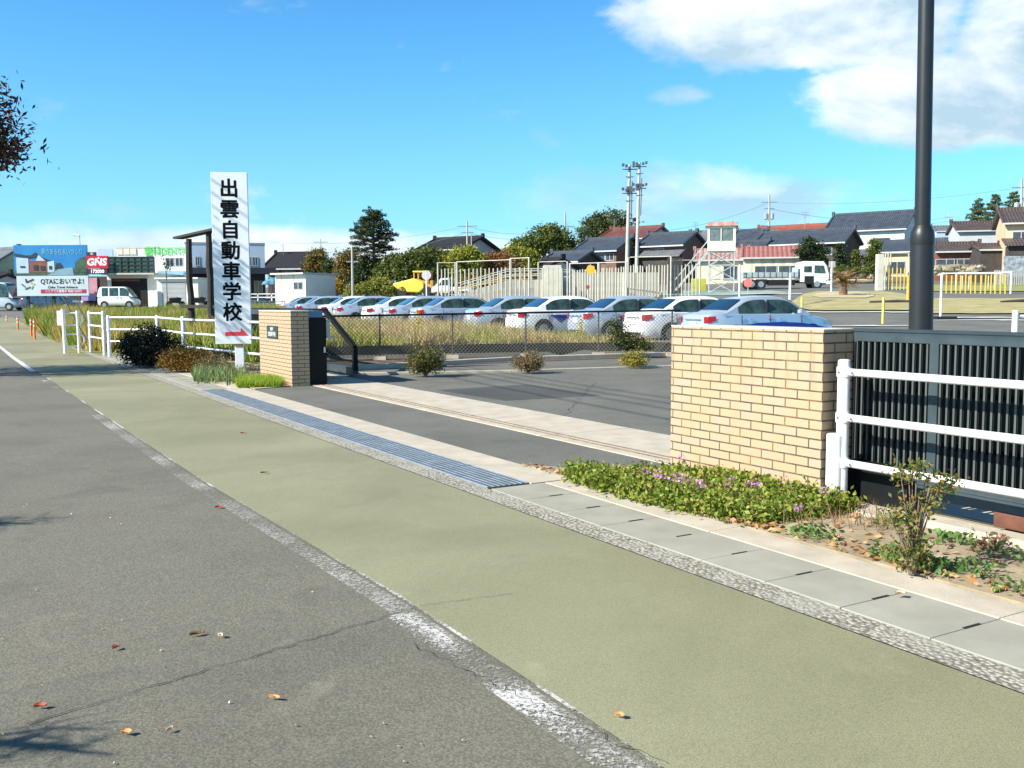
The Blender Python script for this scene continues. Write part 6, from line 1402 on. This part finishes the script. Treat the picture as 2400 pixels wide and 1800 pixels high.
# far hills
def hill(label, u0, u1, Y, vtop, col_, n=40):
    rows = []; a = at(u0, 700, Y); b_ = at(u1, 700, Y)
    for j in range(7):
        r = []
        for i in range(n+1):
            f = i/n; x = a.x+(b_.x-a.x)*f; h_ = (zat(vtop, Y)-10)*math.sin(PI*f)**.7*(1+.10*math.sin(f*19)+.06*math.sin(f*47)); k = math.sin(PI*j/6)
            r.append((x, Y+(j-3)*90, -5+h_*k))
        rows.append(r)
    o = obj('hills', MB().grid(rows), mat(label, col_, .9, .25, .01), smooth=True); return structure(o)
hill('hill_haze_blue', 2110, 2900, 2200, 520, (.07, .14, .20)); hill('hill_haze_blue2', 2050, 2400, 2600, 560, (.10, .18, .26)); hill('hill_far', -900, 700, 2600, 655, (.12, .20, .27))  # bluish haze is put into the hill colours, paler further off

# utility pole with cables along the road, left of the camera (its shadow and the cable shadows fall on the path and the entrance)
up = thing('utility_pole', 'roadside utility pole just outside the left picture edge', 'utility pole', (-14.0, 19.6, 0))
obj('pole', MB().tube([(0, 0, -.1), (0, 0, 9.4)], [.16, .11], 12), mm('pole_grey'), up, smooth=True); obj('cross_arm', MB().bar((-.6, 0, 8.9), (.7, 0, 8.9), .1).bar((-.6, 0, 8.1), (.7, 0, 8.1), .1), mm('fitting_grey'), up)
uq = thing('utility_pole', 'roadside utility pole behind the camera', 'utility pole', (.4, -9.0, 0))
obj('pole', MB().tube([(0, 0, -.1), (0, 0, 9.4)], [.16, .11], 12), mm('pole_grey'), uq, smooth=True); obj('cross_arm', MB().bar((-.6, 0, 8.9), (.7, 0, 8.9), .1).bar((-.6, 0, 8.1), (.7, 0, 8.1), .1), mm('fitting_grey'), uq)
for i, (dx, z) in enumerate(((.65, 8.95), (.3, 8.95), (-.05, 8.95), (.5, 8.2))):
    cable(('first', 'second', 'third', 'fourth', 'fifth')[i]+' roadside cable overhead, above the picture, casting thin shadows', Vector((-14.0+dx, 19.6, z)), Vector((.4+dx, -9.0, z)), .3+.1*i, r=.016)

def antenna(label, u, v0, v1, Y):
    a = at(u, v1, Y); H = at(u, v0, Y).z-a.z; o = thing('tv_antenna', label, 'antenna', a, 0, 'rooftop antennas'); mb = MB().tube([(0, 0, -.2), (0, 0, H)], .03, 5)
    for k in range(4): mb.bar((-.5+.08*k, 0, H-.1-.22*k), (.5-.08*k, 0, H-.1-.22*k), .035)
    obj('mast', mb, mm('fitting_grey'), o)
antenna('rooftop antenna on the long blue-grey roof', 1886, 496, 551, 122); antenna('rooftop antenna on the red-brown roof behind the poles', 1440, 512, 542, 139); antenna('rooftop antenna on the grey tiled house left of the booth', 1630, 520, 552, 131)
antenna('rooftop antenna on the black-roofed house by the prefab hut', 664, 572, 596, 132); antenna('rooftop antenna on the blue-grey shop', 520, 545, 571, 104)
cable('lower cable from the temple-roof pole to the left background', pC-Vector((0, 0, 1.4)), at(700, 585, 150), 1.4); cable('thin cable crossing behind the watch booth', pB-Vector((0, 0, 3.4)), at(1716, 524, 132), 1.0); cable('thin cable from the booth pole to the transformer pole', at(1716, 524, 132), pA-Vector((0, 0, 5.2)), .6)
cable('upper cable leaving the transformer pole to the far right houses', pA-Vector((0, 0, 2.0)), at(2224, 510, 170), 1.2)
